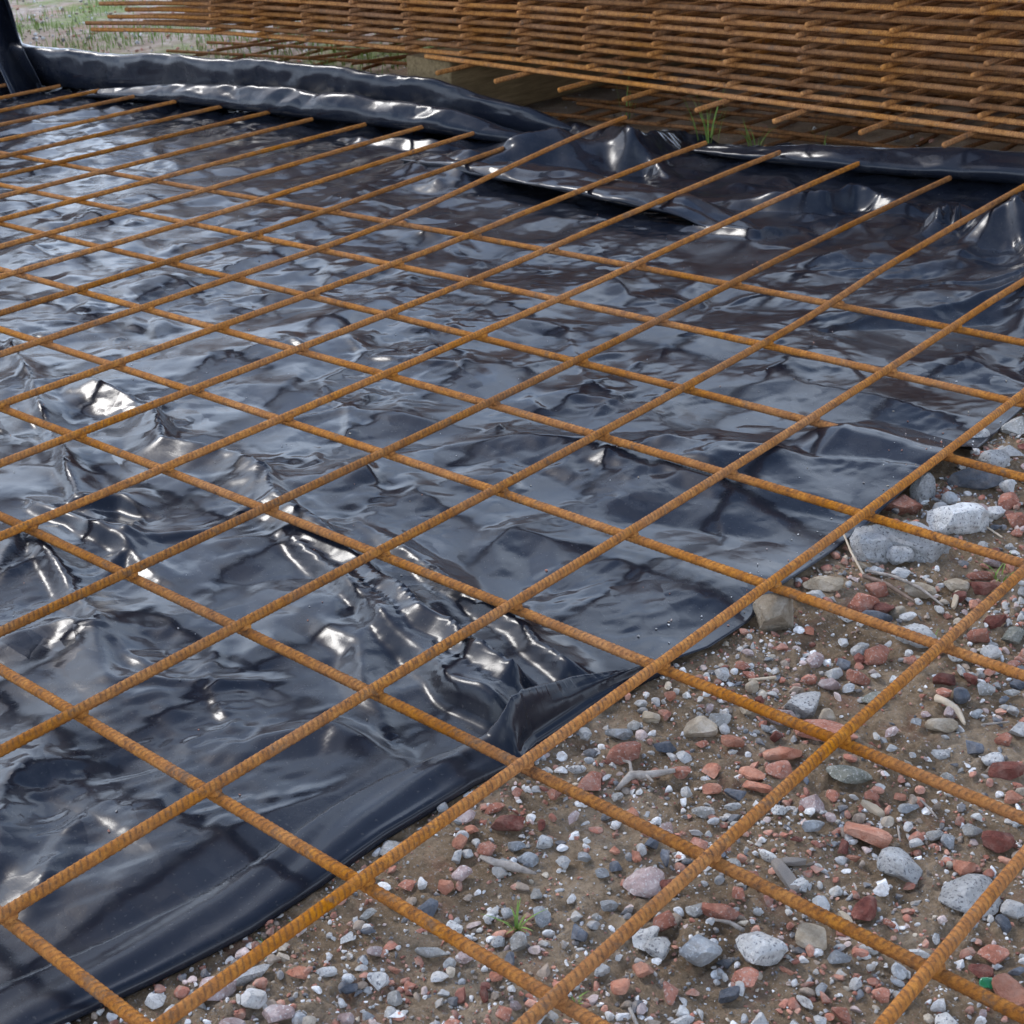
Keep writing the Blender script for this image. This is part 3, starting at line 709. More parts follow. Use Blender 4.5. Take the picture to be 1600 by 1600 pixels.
# ------------------------------------------------------------------ stack of mesh mats behind
def crossing(i):
    return np.array([-1.1963 + 0.0012 + i * 0.15, 1.740 + i * 0.002])
ORD = ['lowest', 'second', 'third', 'fourth', 'fifth', 'sixth', 'seventh', 'eighth', 'ninth', 'tenth', 'eleventh', 'twelfth', 'thirteenth', 'fourteenth', 'fifteenth', 'topmost']
ib = np.array([-8.2, -6.5, -5, -3, -1, 0, 1, 3, 5, 8, 16.5]); zb = np.array([0.104, 0.116, 0.122, 0.122, 0.120, 0.119, 0.1175, 0.108, 0.098, 0.084, 0.060])
def stack_z(i, n):
    i = np.asarray(i, float)
    if n == 0: return 0.107 - 0.005 * i + 0.000 * i
    return np.interp(i, ib, zb) + (n - 1) * np.interp(i, [-8, -5, 0, 3, 6, 8, 10, 16], [.0155, .0155, .0157, .0172, .0188, .0200, .0208, .0215])
iv = np.linspace(-8, 16, 50)
def long_pts(n, i0):
    ii = np.linspace(i0, 16, 60)
    return np.stack([ii * 0.15, ii * 0.002, stack_z(ii, n)], -1)
cross_me = {}
for key, ov in (('short', 0.024), ('long', 0.092)):
    cross_me[key] = bar_mesh('cross_bar', [(0, -ov, 0), (0, 1.0, 0), (0, 2.32, 0)], 0.0030, 8, True, r0=0.0049, mat=None)
far_cross = cross_me
long_cache = {}
for n in range(16):  # the uppermost mats stand out of view, added to shade the pile's inside
    jx = float(rng.uniform(-0.004, 0.004)) + (0.011 if n % 2 else 0.0) if n else 0.0
    jy = float(rng.uniform(-0.004, 0.008)) if n else 0.0
    i0 = -0.72 if n == 0 else -8 + float(rng.uniform(-0.25, 0.25)) + (0.45 if n in (4, 7) else 0)
    root = empty('steel_mat', (-1.195 + jx, 1.740 + jy, 0), label='%s rusty bar mat %s the pile of mats behind the plastic' % (ORD[n], 'in' if n else 'sticking forward in'),
                 cat='steel mat', group='rusty mesh mats stacked behind the plastic')
    if n: root['label'] = ORD[n] + ' rusty bar mat from the bottom of the pile behind the plastic'
    if n == 15: root['label'] = 'topmost added unseen rusty bar mat on the pile of mats behind the plastic'
    mat = [RUST_B, RUST_C][n % 3 == 2]
    lm = bar_mesh('long_bar', long_pts(n, i0), 0.0012, 8, True, r0=0.0049, mat=mat)
    lo = bar_mesh('long_bar', long_pts(n, i0), 0.012, 6, False, r0=0.0047, mat=RUST_C)
    for j in range(15):
        o = link('long_bar', lm if j < 1 else lo, root)
        o.location = (float(rng.uniform(-0.02, 0.02)) if n else 0, j * 0.15 + float(rng.uniform(-0.004, 0.004)), 0)
    i_first = 0 if n == 0 else -5
    key = 'long' if n == 0 else 'short'
    ck = (key, mat.name)
    if ck not in cross_me:
        m2 = cross_me[key].copy(); m2.materials.clear(); m2.materials.append(mat); cross_me[ck] = m2
    for i in range(i_first, 15):
        o = link('cross_bar', cross_me[ck], root)
        o.location = (i * 0.15 + float(rng.uniform(-0.006, 0.006)), i * 0.002 + float(rng.uniform(-0.004, 0.004)), float(stack_z(i, n)) + (0.0078 if n else -0.0078))
for k in ('short', 'long'): bpy.data.meshes.remove(cross_me.pop(k))

# mats lying on the bare ground under the stack
def ground_mat(label, org, ang, nx, ny, x0, zoff, mat, front):
    root = empty('steel_mat', (org[0], org[1], 0), label=label, cat='steel mat', group='rusty mesh mats lying on the ground')
    root.rotation_euler.z = rad(ang)
    a = bar_mesh('cross_bar', [(0, -front, 0), (0, 1, 0), (0, ny * 0.15, 0)], 0.003, 8, True, mat=mat)
    c = bar_mesh('long_bar', [(-0.1, 0, 0), (nx * 0.075, 0, 0), (nx * 0.15, 0, 0)], 0.003, 8, True, mat=mat)
    for i in range(nx):
        o = link('cross_bar', a, root); o.location = (i * 0.15 + float(rng.uniform(-.006, .006)), float(rng.uniform(-.03, .03)), zoff); o.rotation_euler.z = rad(float(rng.uniform(-1, 1)))
    for j in range(ny):
        o = link('long_bar', c, root); o.location = (float(rng.uniform(-.01, .01)), j * 0.15, zoff + 0.009)
ground_mat('lower rusty bar mat half hidden in the dirt below the pile', (-1.13, 1.93), 3.2, 16, 14, 0, -0.034, RUST_C, 0.10)
ground_mat('rusty bar mat lying askew on another under the pile', (-1.02, 1.97), -5.5, 15, 14, 0, -0.018, RUST_C, 0.06)
ground_mat('skewed brown bar mat on the grass under the left end of the pile', (-2.55, 2.12), 8.7, 8, 12, 0, -0.026, RUST_C, 0.03)
loose = bar_mesh('steel_bar', [(0, 0, 0), (0.8, 0, 0.002), (1.6, 0, 0)], 0.003, 8, True, mat=RUST_C)
for k, (x, y, a_, w_) in enumerate([(-2.42, 2.09, 64, 'leftmost'), (-2.05, 2.08, 60, 'second'), (-1.86, 2.05, 63, 'third')]):
    o = link('steel_bar', loose); o.location = (x, y, 0.002 + 0.004 * k); o.rotation_euler = (0, rad(-1), rad(a_))
    tag(o, w_ + ' of three loose brown bars on the grass left of the timber block', 'steel bar', 'loose bars left of the timber block')

def block(name, size, loc, rz, label, seed):
    bm = bmesh.new(); bmesh.ops.create_cube(bm, size=1)
    bmesh.ops.scale(bm, vec=size, verts=bm.verts)
    bmesh.ops.subdivide_edges(bm, edges=bm.edges[:], cuts=6, use_grid_fill=True)
    for v in bm.verts:
        v.co.x += 0.002 * float(perlin(v.co.y * 20, v.co.z * 30, seed)); v.co.z += 0.0015 * float(perlin(v.co.y * 12, v.co.x * 30, seed + 1))
    me = bpy.data.meshes.new(name); bm.to_mesh(me); bm.free()
    o = link(name, me, None, TIMBER); o.location = loc; o.rotation_euler.z = rz
    bv = o.modifiers.new('b', 'BEVEL'); bv.width = 0.004; bv.segments = 2; bv.limit_method = 'ANGLE'; bv.angle_limit = rad(50)
    tag(o, label, 'timber block')
block('timber_block', (0.13, 0.9, 0.125), (-1.29, 2.20, 0.042), rad(-3), 'weathered timber block propping up the pile of mats', 5)
block('timber_block', (0.13, 0.9, 0.09), (1.15, 2.25, 0.005), rad(2), 'timber block under the far right end of the pile', 7)

# ------------------------------------------------------------------ stones
def ico(sub):
    bm = bmesh.new(); bmesh.ops.create_icosphere(bm, subdivisions=sub, radius=1)
    V = np.array([v.co[:] for v in bm.verts]); F = np.array([[v.index for v in f.verts] for f in bm.faces]); bm.free()
    return V, F
ICO = {s: ico(s) for s in (1, 2, 3, 4)}
def rock_verts(sub, r, ncut=9, cut=(0.55, 0.86), rough=0.05, box=0.0):
    V = ICO[sub][0].copy()
    if box:
        a = np.abs(V); V = V / (np.sum(a ** (2 + 6 * box), axis=1) ** (1 / (2 + 6 * box)))[:, None]; V *= 0.8
    for k in range(ncut):
        d = r.normal(size=3); d /= np.linalg.norm(d); off = r.uniform(*cut)
        V = V - np.maximum(0, V @ d - off)[:, None] * d
    sd = int(r.integers(0, 99))
    nz = perlin(V[:, 0] * 1.8 + V[:, 2], V[:, 1] * 1.8 - V[:, 2] * 1.3, sd) * 1.6 + perlin(V[:, 0] * 4.5 + V[:, 2] * 3, V[:, 1] * 4.5 - V[:, 2] * 2, sd + 1) * 0.8
    if sub >= 3: nz = nz + perlin(V[:, 0] * 11 + V[:, 2] * 8, V[:, 1] * 11 - V[:, 2] * 7, sd + 2) * 0.6
    return V * (1 + rough * nz)[:, None]
RK = 1.0
KIND = {  # ncut, cut range, roughness, boxiness
 'brick': (15, (0.42, 0.72), 0.035, 0.25), 'orange': (12, (0.4, 0.7), 0.022, 0.4), 'darkred': (13, (0.42, 0.75), 0.04, 0.2), 'pink': (11, (0.5, 0.82), 0.04, 0),
 'concrete': (14, (0.48, 0.8), 0.06, 0.1), 'white': (14, (0.42, 0.76), 0.03, 0), 'plaster': (8, (0.55, 0.85), 0.085, 0.3), 'slate': (14, (0.4, 0.72), 0.02, 0.2),
 'blue': (12, (0.48, 0.8), 0.03, 0), 'grey': (12, (0.48, 0.8), 0.04, 0), 'tan': (12, (0.48, 0.8), 0.03, 0.2), 'olive': (9, (0.5, 0.82), 0.05, 0)}
NAME = {'brick': 'brick_fragment', 'orange': 'brick_fragment', 'darkred': 'brick_fragment', 'concrete': 'concrete_lump', 'plaster': 'plaster_chunk', 'olive': 'concrete_lump'}
CAT = {'brick': 'brick fragment', 'orange': 'brick fragment', 'darkred': 'brick fragment', 'concrete': 'concrete lump', 'plaster': 'plaster chunk', 'olive': 'concrete lump'}
def stone(x, y, w, rot, asp, hk, kind, label, r, sub=3, group=None, emb=0.24, mesh=None):
    nc, cut, ro, bx = KIND[kind]
    if mesh is None:
        V = rock_verts(sub, r, nc, cut, ro, bx)
        V /= np.ptp(V, axis=0).max()
        me = np_mesh(NAME.get(kind, 'stone'), V, ICO[sub][1])
        me.set_sharp_from_angle(angle=rad(22))
        me.materials.append(SM[kind])
    else: me = mesh
    o = link(NAME.get(kind, 'stone'), me)
    h = w * hk
    o.scale = (w * 1.18, w * asp * 1.2, h * 1.3)
    o.rotation_euler = (r.uniform(-0.18, 0.18), r.uniform(-0.18, 0.18), rad(rot) + math.atan2(right.y, right.x))
    o.location = (x, y, float(zground(x, y)) + h * (0.5 - emb))
    tag(o, label, CAT.get(kind, 'stone'), group)
    return o
# x, y, width, turn, depth/width, height/width, kind, description
STONES = [
(0.3846,0.3658,0.0276,10,.75,.45,'concrete','pale angular lump between two pinkish stones below the mortared brick piece'),
(0.3777,0.3404,0.0226,-15,.65,.45,'pink','smooth rounded mauve stone beside the pale angular lump'),
(0.4049,0.3624,0.0127,20,.8,.6,'tan','small blunt tan stone on the far end of the flat red slab'),
(0.4154,0.3452,0.0416,-5,.55,.22,'brick','large flat red brick slab half sunk beside the bar crossing'),
(0.3422,0.2914,0.0214,5,.65,.6,'tan','pale blocky stone lying alone between the bars'),
(0.3453,0.3093,0.0160,0,.7,.5,'grey','speckled grey stone right behind the pale blocky one'),
(0.4222,0.4074,0.0182,10,.6,.35,'olive','flat grey-green pebble close to a diagonal bar'),
(0.3607,0.4222,0.0179,60,.55,.5,'pink','upright piece of pink brick coated with white mortar'),
(0.3699,0.4009,0.0118,20,.8,.5,'brick','red end of the mortar coated brick piece'),
(0.3990,0.4242,0.0166,-10,.8,.6,'brick','rounded red brick lump with two grey pebbles above it'),
(0.3793,0.4192,0.0123,30,.8,.55,'grey','grey wedge next to the mortar coated brick piece'),
(0.3856,0.4043,0.0161,0,.6,.45,'pink','low pinkish chip right of the mortar coated brick'),
(0.4505,0.4615,0.0156,15,.8,.55,'darkred','dark red brick chip tucked against the bar near the slate cube'),
(0.4716,0.4477,0.0129,30,.9,.8,'slate','nearly black slate cube beside two red chips'),
(0.4598,0.4447,0.0129,0,.8,.6,'brick','red chip left of the black slate cube'),
(0.4765,0.4044,0.0204,-8,.55,.35,'tan','flat brownish grey pebble beside the bleached curved stick'),
(0.4052,0.3035,0.0245,10,.55,.4,'orange','crumbling orange-red brick above a darker red lump'),
(0.4134,0.2834,0.0169,-10,.8,.6,'brick','chunky red lump below the crumbling brick'),
(0.4001,0.2708,0.0169,-30,.75,.30,'orange','flat five-sided orange brick chip'),
(0.3889,0.2400,0.0149,15,.5,.3,'orange','thin orange brick flake beside a dark slate piece'),
(0.4040,0.2439,0.0140,-20,.6,.4,'slate','dark slate flake right of the thin orange flake'),
(0.3769,0.2555,0.0121,60,.8,.4,'orange','small triangular orange flake'),
(0.3607,0.2407,0.0134,-20,.6,.5,'brick','pinkish red chip left of the triangular flake'),
(0.4099,0.2602,0.0193,-25,.5,.25,'orange','pair-like thin orange shards under the five-sided chip'),
(0.3359,0.2564,0.0146,0,.7,.6,'slate','dark grey knobbly stone near the left bar'),
(0.4544,0.3072,0.0291,-5,.6,.3,'olive','flat green-grey concrete piece under the bar crossing'),
(0.4523,0.2646,0.0180,20,.75,.55,'pink','rough pink-grey stone above a smooth diagonal bar'),
(0.5030,0.3024,0.0132,45,.8,.4,'blue','flat green-blue pebble below a long bar'),
(0.4972,0.2592,0.0266,-15,.7,.5,'orange','large salmon brick shard with one pointed corner'),
(0.5279,0.2440,0.0242,-25,.95,.5,'concrete','big pale potato-shaped concrete lump'),
(0.5728,0.2470,0.0330,-20,.75,.40,'concrete','broad jagged pale concrete lump near the right edge'),
(0.5073,0.1809,0.0149,-65,.75,.5,'blue','upright grained slate-blue pebble'),
(0.5317,0.1913,0.0163,20,.85,.75,'darkred','tilted dark red brick lump casting a shadow'),
(0.4896,0.2395,0.0116,70,.5,.4,'darkred','narrow dark red chip left of the salmon shard'),
(0.4649,0.1369,0.0226,-10,.5,.45,'brick','rounded red brick piece above two big pale stones'),
(0.4500,0.1307,0.0125,0,.8,.5,'grey','lilac grey pebble left of the rounded red piece'),
(0.4745,0.0968,0.0233,55,.85,1.0,'blue','tall blue-grey boulder standing in a crack of the soil'),
(0.5017,0.1245,0.0271,-60,.95,.55,'concrete','angular pale stone shaped like an arrowhead'),
(0.5183,0.1510,0.0175,-20,.8,.6,'tan','beige stone half buried under the lower bar'),
(0.5047,0.0979,0.0155,-10,.7,.5,'brick','red brick chunk below the arrowhead stone'),
(0.5046,0.0822,0.0153,10,.6,.35,'slate','broken dark slate flakes side by side'),
(0.5292,0.0755,0.0142,0,.7,.5,'white','whitish lump near the bottom of the rubble'),
(0.5714,0.1394,0.0123,30,.75,.5,'brick','smooth red chip above the bottom right bar crossing'),
(0.5379,0.1488,0.0127,-10,.65,.45,'blue','bluish angular pebble just right of the beige stone'),
(0.6280,0.1880,0.0181,20,1.0,.6,'orange','large pinkish red lump beside the green glass'),
(0.6055,0.2106,0.0157,10,.9,.35,'brick','flat square red brick piece near the right edge'),
(0.6075,0.1919,0.0140,-10,.7,.4,'darkred','dark brick piece below the flat square one'),
(0.6099,0.1433,0.0120,0,.9,.6,'concrete','round pale pebble under the bottom right bar'),
(0.4103,0.1293,0.0233,10,.75,.55,'pink','large grey-pink granite lump beside a dark red chip'),
(0.4252,0.1360,0.0116,0,.95,.7,'darkred','dark red chip pressed against the granite lump'),
(0.4401,0.0913,0.0169,60,.8,.35,'concrete','pale lump above the long diagonal bar'),
(0.4520,0.0878,0.0152,20,.8,.35,'concrete','pale lump below the long diagonal bar'),
(0.5393,0.3776,0.0220,0,.5,.45,'darkred','dark red brick at the right edge below the long bar'),
(0.5656,0.3064,0.0223,0,.6,.5,'darkred','blackened dark red brick under the right bar'),
(0.5537,0.3535,0.0120,0,.9,.5,'orange','orange chip at the right edge'),
(0.5464,0.3054,0.0121,0,.7,.6,'grey','grey rounded pebble right of a cluster of three'),
(0.5299,0.2889,0.0100,30,.9,.6,'grey','light grey pebble left in a cluster of three'),
(0.5398,0.2879,0.0116,60,.7,.6,'blue','elongated pebble in the middle of a cluster of three'),
(0.5245,0.3857,0.0134,0,.8,.5,'concrete','pale knobbly pebble left of the right edge'),
(0.5243,0.4291,0.0119,0,.9,.7,'white','white pebble at the very right edge'),
(0.5232,0.2729,0.0108,0,.7,.5,'white','bluish white pebble right of the salmon shard'),
(0.4624,0.2442,0.0152,5,.35,.4,'blue','long flat blue-grey pebble left of the salmon shard'),
(0.3991,0.2133,0.0163,-10,.4,.4,'grey','long light grey pebble in the middle of the rubble'),
(0.3889,0.1849,0.0127,-50,.6,.5,'pink','brownish pink chip near the middle bar'),
(0.3185,0.2316,0.0291,10,.5,.4,'brick','large red brick fragment near the corner of the plastic'),
(0.3194,0.1893,0.0221,15,.8,.35,'brick','square red brick piece nearest the plastic corner'),
(0.2989,0.2493,0.0177,0,.7,.5,'blue','mottled blue-grey stone behind the large red fragment'),
(0.3055,0.2812,0.0113,0,.9,.7,'tan','small tan cube beside the crossing near the plastic'),
(0.3025,0.2654,0.0103,0,.9,.6,'grey','small grey cube left of the tan cube'),
(0.2581,0.0546,0.0176,20,.8,.2,'grey','flat grey stone poking out under the plastic hem'),
(0.3375,0.1021,0.0132,-10,.7,.5,'blue','slate-blue pebble above the curved twig'),
(0.2984,0.0767,0.0116,75,.5,.5,'white','whitish elongated pebble near the outer bar'),
(0.3003,0.0839,0.0075,0,.9,.6,'white','small round whitish pebble beside the elongated one'),
(0.3824,0.1208,0.0098,-60,.8,.6,'blue','mottled blue pebble among tiny grit'),
(0.3646,-0.0110,0.0101,40,.8,.5,'white','white angular pebble near the bottom centre'),
(0.3474,0.0016,0.0198,-20,.35,.3,'grey','long grey sliver beside the bottom bar'),
(0.2916,0.0006,0.0103,30,.7,.4,'grey','grey pebble just below the left bar crossing'),
(0.2635,0.0261,0.0156,0,.6,.3,'grey','cracked flat grey stone near the plastic hem'),
(0.3340,0.1225,0.0109,20,.7,.6,'concrete','pale chip above the long bar'),
(0.3022,0.1226,0.0240,0,.5,.4,'darkred','dark brick lump in the shade by the bar'),
(0.2834,0.1296,0.0130,20,.6,.4,'brick','small brick chip wedged by the outer bar'),
(0.2651,-0.0988,0.0232,25,.7,.45,'pink','large pink brick shard near the lower left bar'),
(0.2731,-0.0793,0.0211,25,.35,.35,'white','long white shard touching the pink brick one'),
(0.2470,-0.1285,0.0141,-15,.6,.4,'white','white shard farthest left in the rubble'),
(0.2936,-0.0588,0.0129,0,.8,.35,'orange','flat salmon chip between the bars at lower left'),
(0.3108,-0.0907,0.0168,0,.8,.5,'pink','rough pink lump low in the picture'),
(0.3284,-0.0507,0.0097,0,.7,.6,'slate','dark slate pebble at lower left'),
(0.3182,-0.0194,0.0100,0,.8,.6,'pink','pink rounded pebble right of the flat salmon chip'),
(0.2999,-0.1141,0.0144,0,.7,.5,'pink','pinkish lump at the bottom beside the outer bar'),
(0.3096,0.6053,0.0293,20,.85,.85,'plaster','rounded white rubble lump beside the film edge'),
(0.3301,0.6347,0.0709,-28,.45,.42,'plaster','long white pitted plaster slab beneath a bar'),
(0.3457,0.6989,0.0488,-5,.75,.55,'concrete','big grey wedge-shaped concrete block'),
(0.3346,0.6107,0.0201,20,.8,.7,'plaster','small white rubble lump in front of the long slab'),
(0.3482,0.5881,0.0176,0,.7,.5,'white','bright white chip in front of the rubble lumps'),
(0.3035,0.4568,0.0324,-25,.9,.7,'tan','cream boulder with a brown vein beside the film edge'),
(0.3044,0.5317,0.0294,-15,.6,.4,'tan','ochre stone tucked in at the film edge'),
(0.3091,0.5060,0.0257,0,.5,.35,'grey','smooth flat pale grey pebble in front of the ochre stone'),
(0.3453,0.5508,0.0205,5,.65,.5,'brick','red brick piece left of the twig bundle'),
(0.3488,0.5193,0.0212,30,.8,.6,'brick','angular red brick lump below the twigs'),
(0.3643,0.5263,0.0169,10,.8,.6,'darkred','brownish red chip right of the angular red lump'),
(0.3740,0.5725,0.0247,-30,.35,.4,'tan','long beige chip lying beside the twig bundle'),
(0.3939,0.5990,0.0184,-30,.7,.5,'tan','cream angular pebble right of the beige chip'),
(0.4026,0.5021,0.0337,-20,.5,.45,'concrete','wide pale grey stone between the bars'),
(0.3936,0.4614,0.0170,0,.85,.6,'brick','round red brick lump below the wide pale stone'),
(0.3790,0.4605,0.0151,30,.8,.6,'grey','sandy pebble left of the round red lump'),
(0.4033,0.6254,0.0251,10,.45,.3,'brick','flat red chip beyond the right bar'),
(0.4130,0.6083,0.0258,-5,.5,.35,'darkred','flat brown brick piece beyond the right bar'),
(0.4647,0.5186,0.0145,0,.8,.6,'white','pale round pebble near the right bar'),
(0.3657,0.5076,0.0240,-5,.4,.35,'slate','dark slate sliver below the angular red lump'),
(0.3751,0.5300,0.0105,30,.9,.8,'tan','yellowish round pebble below the beige chip'),
(0.3848,0.5278,0.0125,0,.7,.5,'white','small white pebble by the yellowish one'),
(0.3229,0.7866,0.0453,-8,.45,.45,'slate','large dark slate block near the last crossbar'),
(0.3609,0.7388,0.0200,0,.9,.6,'concrete','pale pitted cube near the right edge'),
(0.3518,0.7358,0.0201,-20,.8,.6,'pink','pink and white brick cube near the right edge'),
(0.2925,0.6985,0.0369,10,.5,.5,'brick','dusty red brick under the open end of the fold'),
(0.2919,0.7391,0.0243,30,.7,1.0,'plaster','white crumbly lump under the open end of the fold'),
(0.3527,0.7928,0.0158,0,.9,.7,'white','white pebble beside the last crossbar'),
(0.3161,0.8407,0.0264,20,.7,.6,'concrete','pale pebble cluster lump beyond the last crossbar'),
(0.3170,0.7424,0.0156,70,.8,.8,'blue','grey-blue pebble next to the large slate block'),
(0.3655,0.7671,0.0179,0,.9,.6,'brick','red brick cube beyond the grey block'),
(0.3843,0.7385,0.0175,0,.9,.6,'brick','red brick cube at the right edge near the grey block'),
(0.3447,0.7112,0.0094,0,.9,.6,'white','tiny white chip on the grey block'),
(0.4004,0.6567,0.0133,0,.9,.6,'pink','pink pebble behind the right bar'),
(0.3164,0.8695,0.0293,0,.6,.4,'white','white flat pebble at the right edge by the film'),
(0.3002,0.9285,0.0290,0,.7,.6,'grey','grey stone at the right edge by the film'),
(0.2756,0.8917,0.0196,0,.8,.6,'concrete','pale pebble close to the film edge'),
(0.4454,0.5644,0.0186,0,.5,.5,'darkred','brick piece between two bars at right'),
(0.4420,0.5366,0.0204,10,.6,.5,'brick','long red brick piece touching the right bar'),
(0.4431,0.5006,0.0150,0,.7,.5,'concrete','pale mottled pebble under the right crossing'),
(0.4809,0.4700,0.0144,0,.7,.5,'grey','grey pebble below the right crossing'),
(0.4642,0.5525,0.0183,0,.9,.6,'olive','greenish grey stone at the right edge'),]
r = np.random.default_rng(77)
SEEN = set(); placed = []
for (x, y, w, rot, asp, hk, kind, lab) in STONES:
    assert lab not in SEEN, lab
    SEEN.add(lab)
    stone(x, y, w, rot, asp, hk, kind, lab, r, 4 if w > 0.028 else 3, 'loose stones and rubble beside the plastic')
    placed.append((x, y, w * 0.5))

# smaller stones one can still pick out singly
def project(p):
    d = Vector(p) - CAM; z = d.dot(fwd); return (2329.2 * d.dot(right) / z + 800, 2329.2 * d.dot(down) / z + 800)
MARKS = [(1551,1497,'the green glass'), (1093,1465,'the tall blue-grey boulder'), (1195,1454,'the arrowhead stone'), (1410,1317,'the potato-shaped concrete lump'),
 (1518,1356,'the broad jagged concrete'), (1360,1270,'the salmon brick shard'), (1292,1112,'the flat red slab'), (1094,1112,'the pale blocky stone'), (792,1335,'the curved twig'),
 (976,1154,'the large red fragment'), (1425,828,'the long plaster slab'), (1212,945,'the cream boulder'), (330,1514,'the pink brick shard'), (807,1424,'the grass sprout'),
 (1006,1349,'the granite lump'), (1488,1085,'the bleached stick'), (1427,965,'the wide pale stone'), (674,1459,'the long grey sliver'), (1527,737,'the large slate block'),
 (1186,1176,'the five-sided brick chip'), (1131,1395,'the rounded red piece'), (1008,1197,'the gnarled twig'), (1187,1560,'the whitish bottom lump'), (1326,1180,'the green-grey concrete'), (607,1300,'the flat stone at the hem'), (1557,1442,'the square brick piece'), (540,1515,'the slate pebble at lower left'), (900,1560,'the bottom bar crossing')]
def where(px, py):
    best = sorted(MARKS, key=lambda m: math.hypot(m[0] - px, m[1] - py))
    res = []
    for m in best[:4]:
        dx, dy = px - m[0], py - m[1]; d = math.hypot(dx, dy)
        v = 'above' if dy < -0.4 * d else ('below' if dy > 0.4 * d else '')
        h = 'left' if dx < -0.4 * d else ('right' if dx > 0.4 * d else '')
        rel = (v + ' and to the ' + h + ' of') if v and h else (v if v else h + ' of')
        pre = 'just ' if d < 55 else ('' if d < 105 else 'farther ')
        res.append(pre + rel + ' ' + m[2])
    return res
kinds = ['brick', 'orange', 'darkred', 'pink', 'concrete', 'white', 'slate', 'blue', 'grey', 'tan']
kp = np.array([0.16, 0.12, 0.06, 0.08, 0.13, 0.11, 0.09, 0.11, 0.10, 0.04])
protos = {}
for k in kinds:
    for q in range(5):
        nc, cut, ro, bx = KIND[k]
        V = rock_verts(3, r, nc, cut, ro, bx); V /= np.ptp(V, axis=0).max()
        me = np_mesh(NAME.get(k, 'stone'), V, ICO[3][1]); me.set_sharp_from_angle(angle=rad(20)); me.materials.append(SM[k]); protos[(k, q)] = me
SHAPE = {0: 'angular', 1: 'flat', 2: 'rounded', 3: 'long', 4: 'knobbly'}
count = 0; tries = 0
while count < 185 and tries < 20000:
    tries += 1
    px = r.uniform(0.25, 0.98); py = r.uniform(-0.22, 1.1)
    if px < float(xedge(py)) + 0.02: continue
    w = r.uniform(0.0075, 0.0125) * (1.15 if r.random() < 0.15 else 1)
    u, v = project((px, py, -0.03))
    if not (-5 < u < 1605 and 600 < v < 1605): continue
    if any(math.hypot(px - a, py - b2) < c + w * 0.6 for a, b2, c in placed): continue
    k = kinds[int(r.choice(len(kinds), p=kp / kp.sum()))]
    q = int(r.integers(0, 5))
    asp = {0: .8, 1: .8, 2: .9, 3: .45, 4: .75}[q]; hk = {0: .6, 1: .3, 2: .7, 3: .4, 4: .6}[q]
    size = 'small' if w < 0.0098 else 'smallish'
    lab = None
    for rel in where(u, v):
        cand = '%s %s %s %s %s' % (size, SHAPE[q], WORDS[k], 'chip' if k in NAME else 'pebble', rel)
        if cand not in SEEN and len(cand.split()) <= 16: lab = cand; break
    if lab is None: continue
    SEEN.add(lab)
    stone(px, py, w, r.uniform(0, 360), asp, hk, k, lab, r, 2, 'loose stones and rubble beside the plastic', 0.2, protos[(k, q)])
    placed.append((px, py, w * 0.5)); count += 1
print('small stones', count)

# grit and pebbles too many to count
def mat_gravel():
    m, nt, b = material('mixed_gravel')
    p = geopos(nt)
    at = node(nt, 'ShaderNodeAttribute', attribute_name='tint')
    g = noise(nt, p, 350, 4, 0.7)
    c = mixc(nt, 0.8, at.outputs['Color'], ramp(nt, [(0.3, (0.55,) * 3), (0.7, (1.25,) * 3)], g).outputs[0], 'MULTIPLY')
    d = ramp(nt, [(0.46, (0, 0, 0)), (0.66, (0.65,) * 3)], noise(nt, p, 130, 4, 0.7)).outputs[0]
    c = mixc(nt, d, c, (0.33, 0.27, 0.215))
    nt.links.new(c, b.inputs['Base Color']); b.inputs['Roughness'].default_value = 0.9; b.inputs['Specular IOR Level'].default_value = 0.2
    return m
GRAVEL = mat_gravel()
PAL = np.array([(0.38, 0.16, 0.11), (0.48, 0.23, 0.16), (0.26, 0.11, 0.08), (0.52, 0.41, 0.37), (0.62, 0.605, 0.58), (0.72, 0.705, 0.68), (0.15, 0.15, 0.155), (0.33, 0.33, 0.325), (0.43, 0.415, 0.385), (0.46, 0.39, 0.30), (0.27, 0.21, 0.16)])
PW = np.array([0.15, 0.10, 0.06, 0.06, 0.13, 0.09, 0.07, 0.10, 0.12, 0.04, 0.08])
